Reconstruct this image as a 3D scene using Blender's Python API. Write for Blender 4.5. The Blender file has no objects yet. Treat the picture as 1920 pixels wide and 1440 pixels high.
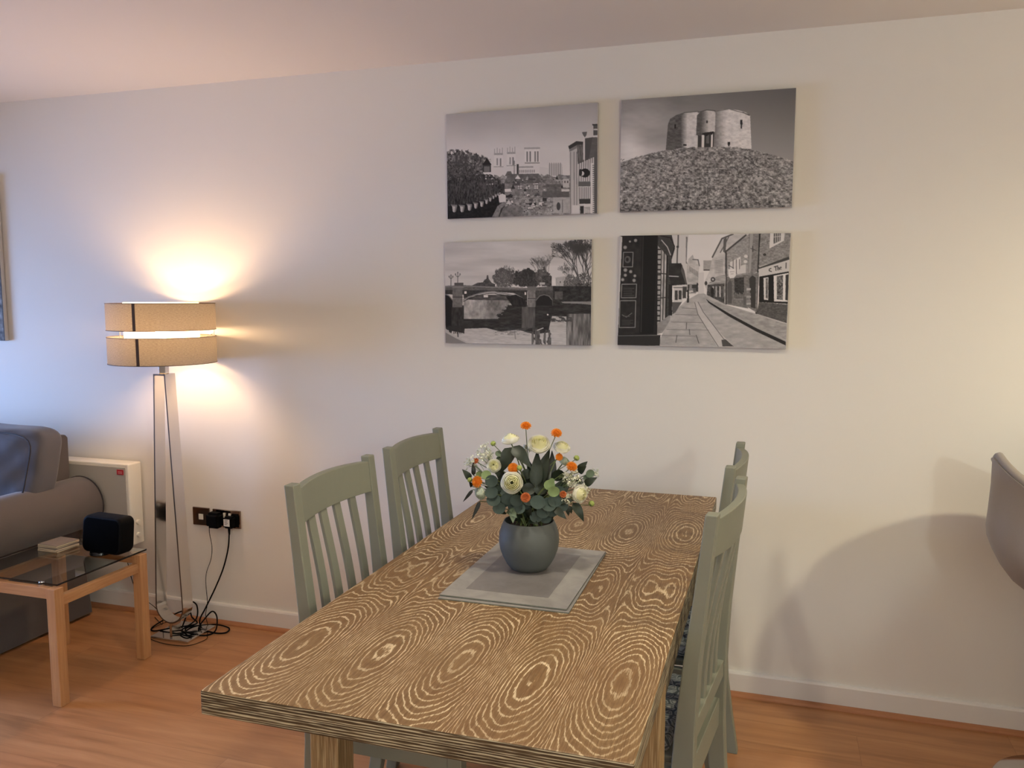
import bpy, bmesh, math, random
import numpy as np
from math import sin, cos, pi, radians, sqrt, atan2
from mathutils import Vector, Matrix

sc = bpy.context.scene
C = sc.collection

# ------------------------------------------------------------------ camera, world, lights
cam_d = bpy.data.cameras.new('camera')
cam_d.sensor_width = 36.0
cam_d.lens = 1555.99884 / 1920 * 36.0
cam_d.clip_start = 0.05
cam = bpy.data.objects.new('camera', cam_d)
cam.location = (0.0, -3.10940, 1.48931)
cam.rotation_euler = (radians(90 - 6.00745), 0.0, radians(17.69299))
C.objects.link(cam)
sc.camera = cam

sc.view_settings.view_transform = 'Standard'
sc.view_settings.look = 'None'
sc.view_settings.gamma = 1.0
sc.view_settings.use_curve_mapping = False
sc.view_settings.exposure = 0.0

world = bpy.data.worlds.new('evening_sky')
sc.world = world
world.use_nodes = True
world.node_tree.nodes['Background'].inputs[0].default_value = (0.25, 0.42, 1.0, 1)
world.node_tree.nodes['Background'].inputs[1].default_value = 0.5


def area_light(name, loc, rot, sx, sy, power, color, spread=180):
    d = bpy.data.lights.new(name, 'AREA')
    d.shape = 'RECTANGLE'; d.size = sx; d.size_y = sy
    d.energy = power; d.color = color; d.spread = radians(spread)
    o = bpy.data.objects.new(name, d)
    o.location = loc; o.rotation_euler = rot
    C.objects.link(o)
    return o


def spot_light(name, loc, power, color, angle=150, blend=0.9, radius=0.035, rot=(0, 0, 0)):
    d = bpy.data.lights.new(name, 'SPOT')
    d.energy = power; d.color = color; d.spot_size = radians(angle); d.spot_blend = blend
    d.shadow_soft_size = radius
    o = bpy.data.objects.new(name, d)
    o.location = loc; o.rotation_euler = rot
    C.objects.link(o)
    return o


# daylight entering by the window in the left wall (faces +X)
LW = dict(win=1.25, front=1.0, right=1.0, back=1.0, fill=1.0, bulb=1.0)
area_light('window_daylight', (-5.48, -1.30, 0.95), (0, radians(-62), 0), 1.40, 1.45, 110 * LW['win'], (0.31, 0.51, 1.0), 138)
# recessed ceiling lamps, all behind the part of the ceiling the photo shows
WARM = (1.0, 0.92, 0.72)
COOL = (0.84, 0.95, 0.92)
SPOTS = [(1.94, -1.35, 185 * LW['right'], (1.0, .90, .60)), (-0.45, -1.55, 48 * LW['front'], WARM), (-1.3, -3.2, 25 * LW['front'], WARM),
         (-2.6, -3.2, 12 * LW['front'], WARM), (0.55, -4.2, 40 * LW['back'], WARM), (-1.6, -4.2, 30 * LW['back'], WARM)]
for i, (x, y, pw, cl_) in enumerate(SPOTS):
    spot_light('downlight_lamp', (x, y, 2.365), pw, cl_, angle=168, blend=1.0, radius=.06)
# unseen globe lamp behind the camera, added as soft fill light
FILL_POS = (1.7, -4.3, 2.0)
pd = bpy.data.lights.new('added_fill_light', 'POINT')
pd.energy = 105 * LW['fill']; pd.color = COOL; pd.shadow_soft_size = .11
po = bpy.data.objects.new('added_fill_light', pd); C.objects.link(po); po.location = FILL_POS

random.seed(7)
rng = np.random.RandomState(11)

# ------------------------------------------------------------------ helpers
def lin(c):
    c = c / 255.0
    return c / 12.92 if c <= 0.04045 else ((c + 0.055) / 1.055) ** 2.4


def rgb(r, g, b):
    return (lin(r), lin(g), lin(b), 1.0)


class NT:
    """tiny node tree helper"""
    def __init__(self, name):
        self.m = bpy.data.materials.new(name)
        self.m.use_nodes = True
        self.t = self.m.node_tree
        self.b = self.t.nodes['Principled BSDF']
        self.out = self.t.nodes['Material Output']

    def n(self, typ, **kw):
        nd = self.t.nodes.new(typ)
        for k, v in kw.items():
            setattr(nd, k, v)
        return nd

    def l(self, a, b):
        self.t.links.new(a, b)

    def val(self, sock, v):
        if hasattr(v, 'is_output') or isinstance(v, bpy.types.NodeSocket):
            self.l(v, sock)
        else:
            sock.default_value = v

    def math(self, op, a, b=0.0, c=None):
        nd = self.n('ShaderNodeMath', operation=op)
        self.val(nd.inputs[0], a); self.val(nd.inputs[1], b)
        if c is not None:
            self.val(nd.inputs[2], c)
        return nd.outputs[0]

    def mix(self, f, a, b, blend='MIX'):
        nd = self.n('ShaderNodeMix', data_type='RGBA', blend_type=blend)
        self.val(nd.inputs[0], f); self.val(nd.inputs[6], a); self.val(nd.inputs[7], b)
        return nd.outputs[2]

    def ramp(self, f, stops):
        nd = self.n('ShaderNodeValToRGB')
        el = nd.color_ramp.elements
        while len(el) < len(stops):
            el.new(0.5)
        for e, (p, c) in zip(el, stops):
            e.position = p; e.color = c
        self.val(nd.inputs[0], f)
        return nd.outputs[0]

    def maprange(self, v, a, b, c=0.0, d=1.0):
        nd = self.n('ShaderNodeMapRange')
        self.val(nd.inputs[0], v)
        nd.inputs[1].default_value = a; nd.inputs[2].default_value = b
        nd.inputs[3].default_value = c; nd.inputs[4].default_value = d
        return nd.outputs[0]

    def coord(self, scale=(1, 1, 1), loc=(0, 0, 0), kind='Object'):
        tc = self.n('ShaderNodeTexCoord')
        mp = self.n('ShaderNodeMapping')
        self.l(tc.outputs[kind], mp.inputs[0])
        mp.inputs['Scale'].default_value = scale
        mp.inputs['Location'].default_value = loc
        return mp.outputs[0]

    def noise(self, vec, scale, detail=3.0, rough=0.5, dist=0.0):
        nd = self.n('ShaderNodeTexNoise')
        self.l(vec, nd.inputs['Vector'])
        nd.inputs['Scale'].default_value = scale
        nd.inputs['Detail'].default_value = detail
        nd.inputs['Roughness'].default_value = rough
        nd.inputs['Distortion'].default_value = dist
        return nd.outputs['Fac']

    def bump(self, h, strength=0.2, dist=0.01):
        nd = self.n('ShaderNodeBump')
        nd.inputs['Strength'].default_value = strength
        nd.inputs['Distance'].default_value = dist
        self.l(h, nd.inputs['Height'])
        self.l(nd.outputs[0], self.b.inputs['Normal'])

    def set(self, color=None, rough=0.5, metal=0.0, spec=0.5, **kw):
        if color is not None:
            self.val(self.b.inputs['Base Color'], color)
        self.val(self.b.inputs['Roughness'], rough)
        self.b.inputs['Metallic'].default_value = metal
        self.b.inputs['Specular IOR Level'].default_value = spec
        for k, v in kw.items():
            self.val(self.b.inputs[k], v)
        return self


def simple(name, color, rough=0.5, metal=0.0, spec=0.5, nscale=40.0, var=0.06, bump=0.0, **kw):
    t = NT(name)
    v = t.coord()
    nf = t.noise(v, nscale, 4.0)
    dark = tuple(c * (1 - var) for c in color[:3]) + (1,)
    light = tuple(min(1, c * (1 + var)) for c in color[:3]) + (1,)
    t.set(t.mix(nf, dark, light), rough, metal, spec, **kw)
    if bump:
        t.bump(nf, bump, 0.002)
    return t.m


def fabric(name, color, scale=900.0, bump=0.35, var=0.12):
    t = NT(name)
    v = t.coord()
    wv = t.noise(v, scale, 2.0, 0.6)
    big = t.noise(v, 6.0, 3.0)
    a = tuple(c * (1 - var) for c in color[:3]) + (1,)
    b = tuple(min(1, c * (1 + var)) for c in color[:3]) + (1,)
    col = t.mix(wv, a, b)
    col = t.mix(t.maprange(big, 0.3, 0.7, 0, 0.12), col, a)
    t.set(col, 0.9, 0.0, 0.25)
    t.b.inputs['Sheen Weight'].default_value = 0.25
    t.bump(wv, bump, 0.001)
    return t.m


# ------------------------------------------------------------------ materials
M = {}


def m_wall(name, color):
    t = NT(name)
    v = t.coord()
    n1 = t.noise(v, 350.0, 2.0)
    n2 = t.noise(v, 1.2, 2.0)
    a = color
    b = tuple(c * 0.965 for c in color[:3]) + (1,)
    t.set(t.mix(n2, a, b), 0.75, 0, 0.25)
    t.bump(n1, 0.05, 0.001)
    return t.m


M['wall'] = m_wall('wall_paint', rgb(231, 226, 217))
M['ceiling'] = m_wall('ceiling_paint', rgb(231, 224, 214))
M['white_gloss'] = simple('white_satin_paint', rgb(228, 224, 218), 0.35, var=0.02, nscale=5)


def m_floor():
    t = NT('oak_laminate')
    v = t.coord()
    sep = t.n('ShaderNodeSeparateXYZ'); t.l(v, sep.inputs[0])
    x, y = sep.outputs[0], sep.outputs[1]
    PW = 0.192
    row = t.math('FLOOR', t.math('DIVIDE', y, PW))
    off = t.math('MULTIPLY', t.math('FRACT', t.math('MULTIPLY', row, 0.618)), 1.28)
    xx = t.math('DIVIDE', t.math('ADD', x, off), 1.28)
    col = t.math('FLOOR', xx)
    wn = t.n('ShaderNodeTexWhiteNoise', noise_dimensions='2D')
    cb = t.n('ShaderNodeCombineXYZ'); t.l(row, cb.inputs[0]); t.l(col, cb.inputs[1])
    t.l(cb.outputs[0], wn.inputs['Vector'])
    rnd = wn.outputs['Value']
    # grain, stretched along X and shifted for each plank
    cb2 = t.n('ShaderNodeCombineXYZ')
    t.l(t.math('ADD', t.math('MULTIPLY', x, 1.3), t.math('MULTIPLY', rnd, 37.0)), cb2.inputs[0])
    t.l(t.math('MULTIPLY', y, 14.0), cb2.inputs[1])
    t.l(t.math('MULTIPLY', rnd, 11.0), cb2.inputs[2])
    g1 = t.noise(cb2.outputs[0], 1.6, 5.0, 0.55, 0.6)
    cb3 = t.n('ShaderNodeCombineXYZ')
    t.l(t.math('MULTIPLY', x, 6.0), cb3.inputs[0]); t.l(t.math('MULTIPLY', y, 160.0), cb3.inputs[1])
    t.l(rnd, cb3.inputs[2])
    g2 = t.noise(cb3.outputs[0], 1.5, 3.0, 0.6)
    c = t.ramp(g1, [(0.28, rgb(148, 102, 64)), (0.5, rgb(177, 126, 82)), (0.75, rgb(195, 145, 99))])
    c = t.mix(t.maprange(g2, 0.35, 0.75, 0, 0.35), c, rgb(172, 112, 70))
    c = t.mix(t.maprange(rnd, 0, 1, 0, 0.3), c, rgb(176, 118, 78))
    fy = t.math('ABSOLUTE', t.math('SUBTRACT', t.math('FRACT', t.math('DIVIDE', y, PW)), 0.5))
    fx = t.math('ABSOLUTE', t.math('SUBTRACT', t.math('FRACT', xx), 0.5))
    seam = t.math('MAXIMUM', t.math('GREATER_THAN', fy, 0.4945), t.math('GREATER_THAN', fx, 0.4992))
    c = t.mix(t.math('MULTIPLY', seam, 0.4), c, rgb(120, 72, 44))
    t.set(c, 0.38, 0, 0.45)
    t.bump(g2, 0.03, 0.001)
    return t.m


M['floor'] = m_floor()


def m_oak(name, kind):
    """cerused oak: kind top (cathedral figure), edge_x / edge_y / edge_z straight grain along an axis"""
    t = NT(name)
    v = t.coord()
    sep = t.n('ShaderNodeSeparateXYZ'); t.l(v, sep.inputs[0])
    x, y, z = sep.outputs
    if kind == 'top':
        PW = 0.164
        px = t.math('DIVIDE', t.math('ADD', x, PW / 2 + 10 * PW - 0.0065), PW)
        idx = t.math('FLOOR', px)
        u = t.math('MULTIPLY', t.math('SUBTRACT', t.math('FRACT', px), 0.5), PW)
        wob = t.noise(v, 3.2, 3.0, 0.5)
        u2 = t.math('ADD', u, t.math('MULTIPLY', t.math('SUBTRACT', wob, 0.5), 0.03))
        shift = t.math('MULTIPLY', t.math('SINE', t.math('MULTIPLY', idx, 2.4)), 0.02)
        yy = t.math('ADD', t.math('ADD', y, 0.652), shift)
        K = 2 * pi / 1.04
        F1 = t.math('DIVIDE', t.math('MULTIPLY', u2, u2), 1.05e-4)
        u4 = t.math('POWER', t.math('ABSOLUTE', t.math('DIVIDE', u2, 0.060)), 4.0)
        tap = t.math('DIVIDE', 1.0, t.math('ADD', 1.0, u4))
        F2 = t.math('MULTIPLY', t.math('MULTIPLY', t.math('SUBTRACT', 1.0, t.math('COSINE', t.math('MULTIPLY', yy, K))), 50.0), tap)
        n1 = t.math('MULTIPLY', t.noise(t.coord((1, .35, 1)), 7.0, 2.0, 0.5), 22.0)
        n2 = t.math('MULTIPLY', t.noise(t.coord((1, .45, 1)), 85.0, 3.0, 0.55), 4.5)
        F = t.math('ADD', t.math('ADD', F1, F2), t.math('ADD', n1, n2))
        ring = t.math('SINE', F)
        streak = t.noise(t.coord((1, .05, 1)), 520.0, 3.0, 0.65)
        streak2 = t.noise(t.coord((1, .03, 1)), 210.0, 3.0, 0.6)
        edge = t.math('ADD', ring, t.math('MULTIPLY', t.math('SUBTRACT', streak, 0.5), 2.2))
        line = t.maprange(edge, 0.62, 1.0)
        fine = t.maprange(streak, 0.53, 0.66)
        fine = t.math('MULTIPLY', fine, t.maprange(t.noise(v, 9.0, 3.0), 0.35, 0.65, 0.12, 0.55))
        body = t.ramp(streak2, [(0.3, rgb(114, 86, 55)), (0.55, rgb(134, 105, 70)), (0.75, rgb(147, 118, 82))])
        darkring = t.maprange(ring, -1.0, -0.2, 0.28, 0.0)
        body = t.mix(darkring, body, rgb(100, 68, 42))
        patch = t.noise(v, 3.5, 2.0)
        body = t.mix(t.maprange(patch, 0.35, 0.7, 0, 0.35), body, rgb(124, 88, 58))
        c = t.mix(fine, body, rgb(176, 148, 114))
        lmod = t.maprange(t.noise(v, 6.0, 3.0, 0.6), 0.35, 0.65, 0.35, 0.95)
        c = t.mix(t.math('MULTIPLY', line, lmod), c, rgb(226, 204, 168))
        t.set(c, 0.48, 0, 0.35)
        t.bump(line, 0.12, 0.001)
        return t.m
    sc_ = {'edge_x': (.035, 1, 1), 'edge_y': (1, .035, 1), 'edge_z': (1, 1, .035)}[kind]
    if kind == 'edge_z':
        a = t.noise(t.coord(sc_), 300.0, 2.0, 0.5, 0.0)
    else:
        wv = t.math('MULTIPLY', t.noise(t.coord(sc_), 60.0, 3.0, 0.6), 16.0)
        ph = t.math('ADD', t.math('MULTIPLY', z, 2 * pi / .0050), wv)
        br = t.math('MULTIPLY', t.math('SUBTRACT', t.noise(t.coord(sc_), 420.0, 2.0, 0.6), 0.5), 0.55)
        a = t.math('ADD', t.math('MULTIPLY', t.math('SINE', ph), 0.09), t.math('ADD', br, 0.5))
    b = t.noise(t.coord(sc_), 120.0, 3.0, 0.6)
    if kind == 'edge_z':
        c = t.ramp(b, [(0.35, rgb(120, 98, 66)), (0.65, rgb(150, 124, 88))])
        c = t.mix(t.maprange(a, 0.52, 0.68, 0, 0.6), c, rgb(188, 168, 130))
    else:
        c = t.ramp(b, [(0.35, rgb(60, 48, 35)), (0.65, rgb(86, 70, 50))])  # faces turned from the ceiling lamps: their shade put into the brown
        c = t.mix(t.maprange(a, 0.50, 0.60, 0, 0.85), c, rgb(196, 186, 158))
    t.set(c, 0.55, 0, 0.3)
    t.bump(a, 0.15, 0.001)
    return t.m


M['oak_top'] = m_oak('cerused_oak_top', 'top')
M['oak_x'] = m_oak('cerused_oak_edge', 'edge_x')
M['oak_y'] = m_oak('cerused_oak_side', 'edge_y')
M['oak_z'] = m_oak('cerused_oak_leg', 'edge_z')


def m_plainwood(name, axis, base, dark):
    t = NT(name)
    s = [1, 1, 1]; s[axis] = 0.06
    a = t.noise(t.coord(tuple(s)), 90.0, 4.0, 0.55, 0.5)
    b = t.noise(t.coord(tuple(s)), 400.0, 2.0, 0.5)
    c = t.mix(t.maprange(a, 0.3, 0.7), dark, base)
    c = t.mix(t.maprange(b, 0.4, 0.7, 0, 0.2), c, dark)
    t.set(c, 0.45, 0, 0.35)
    return t.m


OAKB, OAKD = rgb(200, 152, 106), rgb(178, 128, 84)
M['beech_x'] = m_plainwood('light_oak_x', 0, OAKB, OAKD)
M['beech_y'] = m_plainwood('light_oak_y', 1, OAKB, OAKD)
M['beech_z'] = m_plainwood('light_oak_z', 2, OAKB, OAKD)
M['bead'] = m_plainwood('floor_bead', 0, rgb(184, 128, 90), rgb(160, 106, 70))
M['sage'] = simple('sage_paint', rgb(130, 131, 117), 0.5, var=0.03, nscale=12, spec=0.4)
M['sofa'] = fabric('charcoal_weave', rgb(84, 78, 78))
M['sofa_cushion'] = fabric('slate_cushion_weave', rgb(78, 78, 86), 700)
M['piping'] = fabric('dark_piping', rgb(40, 38, 44))
M['chrome'] = simple('polished_steel', rgb(215, 212, 208), 0.13, 1.0, var=0.02)
M['chrome_dark'] = simple('steel_edge', rgb(120, 112, 108), 0.3, 1.0, var=0.02)
M['nickel'] = simple('black_nickel_plate', rgb(150, 135, 125), 0.12, 1.0, var=0.02)
M['black'] = simple('black_plastic', rgb(7, 7, 8), 0.7, var=0.02, spec=0.1)
M['black_cloth'] = simple('black_speaker_cloth', rgb(5, 5, 6), 1.0, spec=0.05, nscale=900)
M['black_gloss'] = simple('black_gloss', rgb(16, 16, 18), 0.12, var=0.02)
M['white_plastic'] = simple('white_plastic', rgb(232, 228, 216), 0.4, var=0.02)
M['heater_grey'] = simple('heater_grey_front', rgb(176, 172, 164), 0.5, var=0.02)
M['red_sticker'] = simple('red_sticker', rgb(178, 36, 52), 0.4, var=0.05)
M['vase'] = simple('grey_matt_glaze', rgb(88, 92, 91), 0.55, var=0.03, nscale=8, spec=0.4)
M['soil'] = simple('dark_moss', rgb(46, 34, 24), 0.95, var=0.3, nscale=200, bump=0.6)
M['taupe'] = fabric('taupe_upholstery', rgb(150, 140, 132), 600)
M['worktop'] = simple('pale_worktop', rgb(190, 180, 168), 0.4, var=0.1)
M['cabinet'] = simple('cream_cabinet', rgb(214, 208, 196), 0.45, var=0.02)


def m_mat_felt(name, c0):
    t = NT(name)
    v = t.coord()
    n = t.noise(v, 14.0, 4.0, 0.6, 1.0)
    a = tuple(c * 0.86 for c in c0[:3]) + (1,)
    b = tuple(c * 1.1 for c in c0[:3]) + (1,)
    t.set(t.mix(t.maprange(n, 0.35, 0.65), a, b), 0.42, 0, 0.45)
    return t.m


M['mat_light'] = m_mat_felt('placemat_border', rgb(150, 146, 142))
M['mat_dark'] = m_mat_felt('placemat_panel', rgb(122, 117, 116))
M['mat_edge'] = simple('placemat_edge', rgb(120, 122, 114), 0.6)
M['coaster_top'] = m_mat_felt('coaster_face', rgb(128, 118, 112))
M['coaster_edge'] = simple('coaster_cork_edge', rgb(206, 190, 164), 0.7)


def m_seatpad():
    t = NT('patterned_seat_pad')
    v = t.coord((38, 38, 38))
    vo = t.n('ShaderNodeTexVoronoi', feature='DISTANCE_TO_EDGE')
    t.l(v, vo.inputs['Vector']); vo.inputs['Scale'].default_value = 1.0
    n = t.noise(v, 1.4, 3.0)
    f = t.math('ADD', vo.outputs[0], t.math('MULTIPLY', n, 0.4))
    c = t.ramp(f, [(0.25, rgb(84, 92, 96)), (0.34, rgb(168, 172, 172)), (0.45, rgb(92, 98, 102)), (0.6, rgb(176, 178, 176))])
    t.set(c, 0.9, 0, 0.2)
    return t.m


M['seat_pad'] = m_seatpad()


def m_glass():
    t = NT('clear_glass')
    t.set((0.80, 0.86, 0.84, 1), 0.0, 0.0, 0.5)
    t.b.inputs['Transmission Weight'].default_value = 1.0
    t.b.inputs['IOR'].default_value = 1.5
    return t.m


M['glass'] = m_glass()


def m_shade(name, color, transl, transp=0.0, weave=True):
    t = NT(name)
    v = t.coord((1, 1, 1))
    sep = t.n('ShaderNodeSeparateXYZ'); t.l(v, sep.inputs[0])
    ang = t.math('ARCTAN2', sep.outputs[1], sep.outputs[0])
    cb = t.n('ShaderNodeCombineXYZ')
    t.l(t.math('MULTIPLY', ang, 3.0), cb.inputs[0]); t.l(t.math('MULTIPLY', sep.outputs[2], 60.0), cb.inputs[1])
    n = t.noise(cb.outputs[0], 7.0, 4.0, 0.7)
    n2 = t.noise(v, 420.0, 2.0, 0.6)
    f = t.math('ADD', t.math('MULTIPLY', n, 0.7), t.math('MULTIPLY', n2, 0.3))
    dk = tuple(c * (0.62 if weave else 0.96) for c in color[:3]) + (1,)
    col = t.mix(t.maprange(f, 0.35, 0.65), dk, color)
    dif = t.n('ShaderNodeBsdfDiffuse'); t.l(col, dif.inputs[0])
    tr = t.n('ShaderNodeBsdfTranslucent'); t.l(col, tr.inputs[0])
    mx = t.n('ShaderNodeMixShader'); mx.inputs[0].default_value = transl
    t.l(dif.outputs[0], mx.inputs[1]); t.l(tr.outputs[0], mx.inputs[2])
    last = mx.outputs[0]
    if transp:
        tp = t.n('ShaderNodeBsdfTransparent')
        m2 = t.n('ShaderNodeMixShader'); m2.inputs[0].default_value = transp
        t.l(last, m2.inputs[1]); t.l(tp.outputs[0], m2.inputs[2])
        last = m2.outputs[0]
    t.l(last, t.out.inputs[0])
    return t.m


M['shade'] = m_shade('linen_shade', rgb(158, 148, 136), 0.24)
M['diffuser'] = m_shade('white_diffuser', rgb(250, 244, 232), 0.5, 0.32, weave=False)
M['globe'] = m_shade('opal_globe', rgb(250, 246, 238), 0.6, 0.5, weave=False)
M['shade_seam'] = simple('shade_seam', rgb(70, 56, 50), 0.8)


def m_emit(name, color, strength):
    t = NT(name)
    t.set(color, 0.5)
    t.b.inputs['Emission Color'].default_value = color
    t.b.inputs['Emission Strength'].default_value = strength
    return t.m


M['bulb'] = m_emit('lit_bulb', (1.0, 0.64, 0.34, 1), 430.0 * LW['bulb'])
M['lamp_lens'] = m_emit('lit_lens', (1.0, 0.84, 0.66, 1), 8.0)


def m_leaf(name, color, vein=True, rough=0.45, lo=0.7, hi=1.3):
    t = NT(name)
    v = t.coord()
    n = t.noise(v, 60.0, 3.0)
    a = tuple(c * lo for c in color[:3]) + (1,)
    b = tuple(min(1, c * hi) for c in color[:3]) + (1,)
    t.set(t.mix(n, a, b), rough, 0, 0.4)
    return t.m


def m_petal(name, color, rough=0.6, lo=.9, hi=1.05):
    t = NT(name)
    n = t.noise(t.coord(), 60.0, 3.0)
    col = t.mix(n, tuple(c * lo for c in color[:3]) + (1,), tuple(min(1, c * hi) for c in color[:3]) + (1,))
    d = t.n('ShaderNodeBsdfDiffuse'); t.l(col, d.inputs[0])
    tr = t.n('ShaderNodeBsdfTranslucent'); t.l(col, tr.inputs[0])
    mx = t.n('ShaderNodeMixShader'); mx.inputs[0].default_value = 0.42
    t.l(d.outputs[0], mx.inputs[1]); t.l(tr.outputs[0], mx.inputs[2]); t.l(mx.outputs[0], t.out.inputs[0])
    return t.m


M['leaf_dark'] = m_leaf('dark_leaf', rgb(27, 38, 25))
M['leaf_black'] = m_leaf('blackish_leaf', rgb(24, 26, 22))
M['leaf_blue'] = m_leaf('eucalyptus_leaf', rgb(50, 66, 61), rough=0.6)
M['leaf_light'] = m_leaf('pale_green_leaf', rgb(118, 138, 92), rough=0.6)
M['leaf_sage'] = m_leaf('sage_leaf', rgb(96, 112, 92), rough=0.6)
M['stem'] = m_leaf('green_stem', rgb(92, 104, 62))
M['petal_white'] = m_petal('cream_petal', rgb(254, 252, 242), rough=0.6, lo=.95, hi=1.05)
M['petal_inner'] = m_petal('yellow_cream_petal', rgb(252, 249, 216), rough=0.6, lo=.93, hi=1.05)
M['petal_cool'] = m_petal('greenish_white_petal', rgb(226, 234, 218), rough=0.6, lo=.9, hi=1.08)
M['petal_orange'] = m_petal('orange_petal', rgb(240, 156, 62), rough=0.6, lo=.85, hi=1.1)
M['petal_rust'] = m_leaf('rust_petal', rgb(190, 104, 56), rough=0.6)
M['bud'] = m_leaf('green_bud', rgb(150, 164, 88), rough=0.6)
M['tiny_white'] = m_leaf('tiny_white_blossom', rgb(236, 236, 212), rough=0.7)

# ------------------------------------------------------------------ mesh helpers
def link(name, me, mat, parent=None, loc=None):
    o = bpy.data.objects.new(name, me)
    C.objects.link(o)
    mats = mat if isinstance(mat, (list, tuple)) else [mat]
    for m_ in mats:
        me.materials.append(m_)
    if parent is not None:
        o.parent = parent
    if loc is not None:
        o.location = loc
    return o


def bm_obj(name, bm, mat, parent=None, loc=None, smooth=False, bevel=0.0, seg=2, subsurf=0):
    bmesh.ops.recalc_face_normals(bm, faces=bm.faces[:])
    me = bpy.data.meshes.new(name)
    bm.to_mesh(me); bm.free()
    if smooth:
        me.polygons.foreach_set('use_smooth', [True] * len(me.polygons))
    o = link(name, me, mat, parent, loc)
    if bevel:
        md = o.modifiers.new('bevel', 'BEVEL'); md.width = bevel; md.segments = seg
        md.limit_method = 'ANGLE'; md.angle_limit = radians(35)
    if subsurf:
        md = o.modifiers.new('sub', 'SUBSURF'); md.levels = subsurf; md.render_levels = subsurf
    if smooth and not subsurf:
        try:
            me.set_sharp_from_angle(angle=radians(40))
        except Exception:
            pass
    return o


def add_box(bm, x0, x1, y0, y1, z0, z1, mat=0):
    vs = [bm.verts.new(p) for p in [(x0, y0, z0), (x1, y0, z0), (x1, y1, z0), (x0, y1, z0),
                                    (x0, y0, z1), (x1, y0, z1), (x1, y1, z1), (x0, y1, z1)]]
    for f in [(0, 3, 2, 1), (4, 5, 6, 7), (0, 1, 5, 4), (1, 2, 6, 5), (2, 3, 7, 6), (3, 0, 4, 7)]:
        fc = bm.faces.new([vs[i] for i in f]); fc.material_index = mat
    return vs


def box(*a):
    bm = bmesh.new(); add_box(bm, *a); return bm


def add_loft(bm, rings, closed=True, cap=True, mat=0):
    rv = [[bm.verts.new(p) for p in r] for r in rings]
    n = len(rings[0])
    for a, b in zip(rv[:-1], rv[1:]):
        for i in range(n if closed else n - 1):
            j = (i + 1) % n
            f = bm.faces.new([a[i], a[j], b[j], b[i]]); f.material_index = mat
    if cap and closed:
        f = bm.faces.new(rv[0][::-1]); f.material_index = mat
        f = bm.faces.new(rv[-1]); f.material_index = mat
    return rv


def add_lathe(bm, prof, n=48, c=(0, 0), mat=0, cap=False):
    rings = [[(c[0] + r * cos(2 * pi * i / n), c[1] + r * sin(2 * pi * i / n), z) for i in range(n)] for r, z in prof]
    return add_loft(bm, rings, True, cap, mat)


def add_tube(bm, pts, r, n=8, cap=True, mat=0):
    pts = [Vector(p) for p in pts]
    rings = []
    up = Vector((0, 0, 1))
    prev = None
    for i, p in enumerate(pts):
        d = (pts[min(i + 1, len(pts) - 1)] - pts[max(i - 1, 0)]).normalized()
        if prev is None:
            a = d.cross(up)
            if a.length < 1e-3:
                a = d.cross(Vector((1, 0, 0)))
            a.normalize()
        else:
            a = (prev - d * prev.dot(d))
            a.normalize()
        prev = a
        b = d.cross(a)
        rr = r[i] if isinstance(r, (list, tuple)) else r
        rings.append([p + a * (rr * cos(2 * pi * k / n)) + b * (rr * sin(2 * pi * k / n)) for k in range(n)])
    add_loft(bm, rings, True, cap, mat)


def smooth_path(pts, sub=8):
    pts = [Vector(p) for p in pts]
    out = []
    P = [pts[0]] + pts + [pts[-1]]
    for i in range(1, len(P) - 2):
        for k in range(sub):
            t = k / sub
            p0, p1, p2, p3 = P[i - 1], P[i], P[i + 1], P[i + 2]
            out.append(0.5 * ((2 * p1) + (p2 - p0) * t + (2 * p0 - 5 * p1 + 4 * p2 - p3) * t * t
                              + (3 * p1 - p0 - 3 * p2 + p3) * t ** 3))
    out.append(pts[-1])
    return out


def add_prism(bm, poly, axis, a, b, mat=0):
    """extrude a closed polygon given in the two other axes along axis from a to b"""
    def P(u, v, w):
        return {0: (w, u, v), 1: (u, w, v), 2: (u, v, w)}[axis]
    add_loft(bm, [[P(u, v, a) for u, v in poly], [P(u, v, b) for u, v in poly]], True, True, mat)


def empty(name, loc, rotz=0.0, label=None, cat=None, group=None):
    o = bpy.data.objects.new(name, None)
    o.empty_display_size = 0.05
    C.objects.link(o)
    o.location = loc; o.rotation_euler = (0, 0, rotz)
    tag(o, label, cat, group)
    return o


def tag(o, label=None, cat=None, group=None, kind=None):
    if label: o['label'] = label
    if cat: o['category'] = cat
    if group: o['group'] = group
    if kind: o['kind'] = kind
    return o


def struct(name, bm, mat, **kw):
    return tag(bm_obj(name, bm, mat, **kw), kind='structure')


def dup(root, loc, rotz, label, group=None):
    r = root.copy(); C.objects.link(r)
    r.location = loc; r.rotation_euler = (0, 0, rotz); r['label'] = label
    if group: r['group'] = group
    for ch in list(root.children):
        c = ch.copy(); C.objects.link(c); c.parent = r
        for g in ch.children:
            d = g.copy(); C.objects.link(d); d.parent = c
    return r


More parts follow.
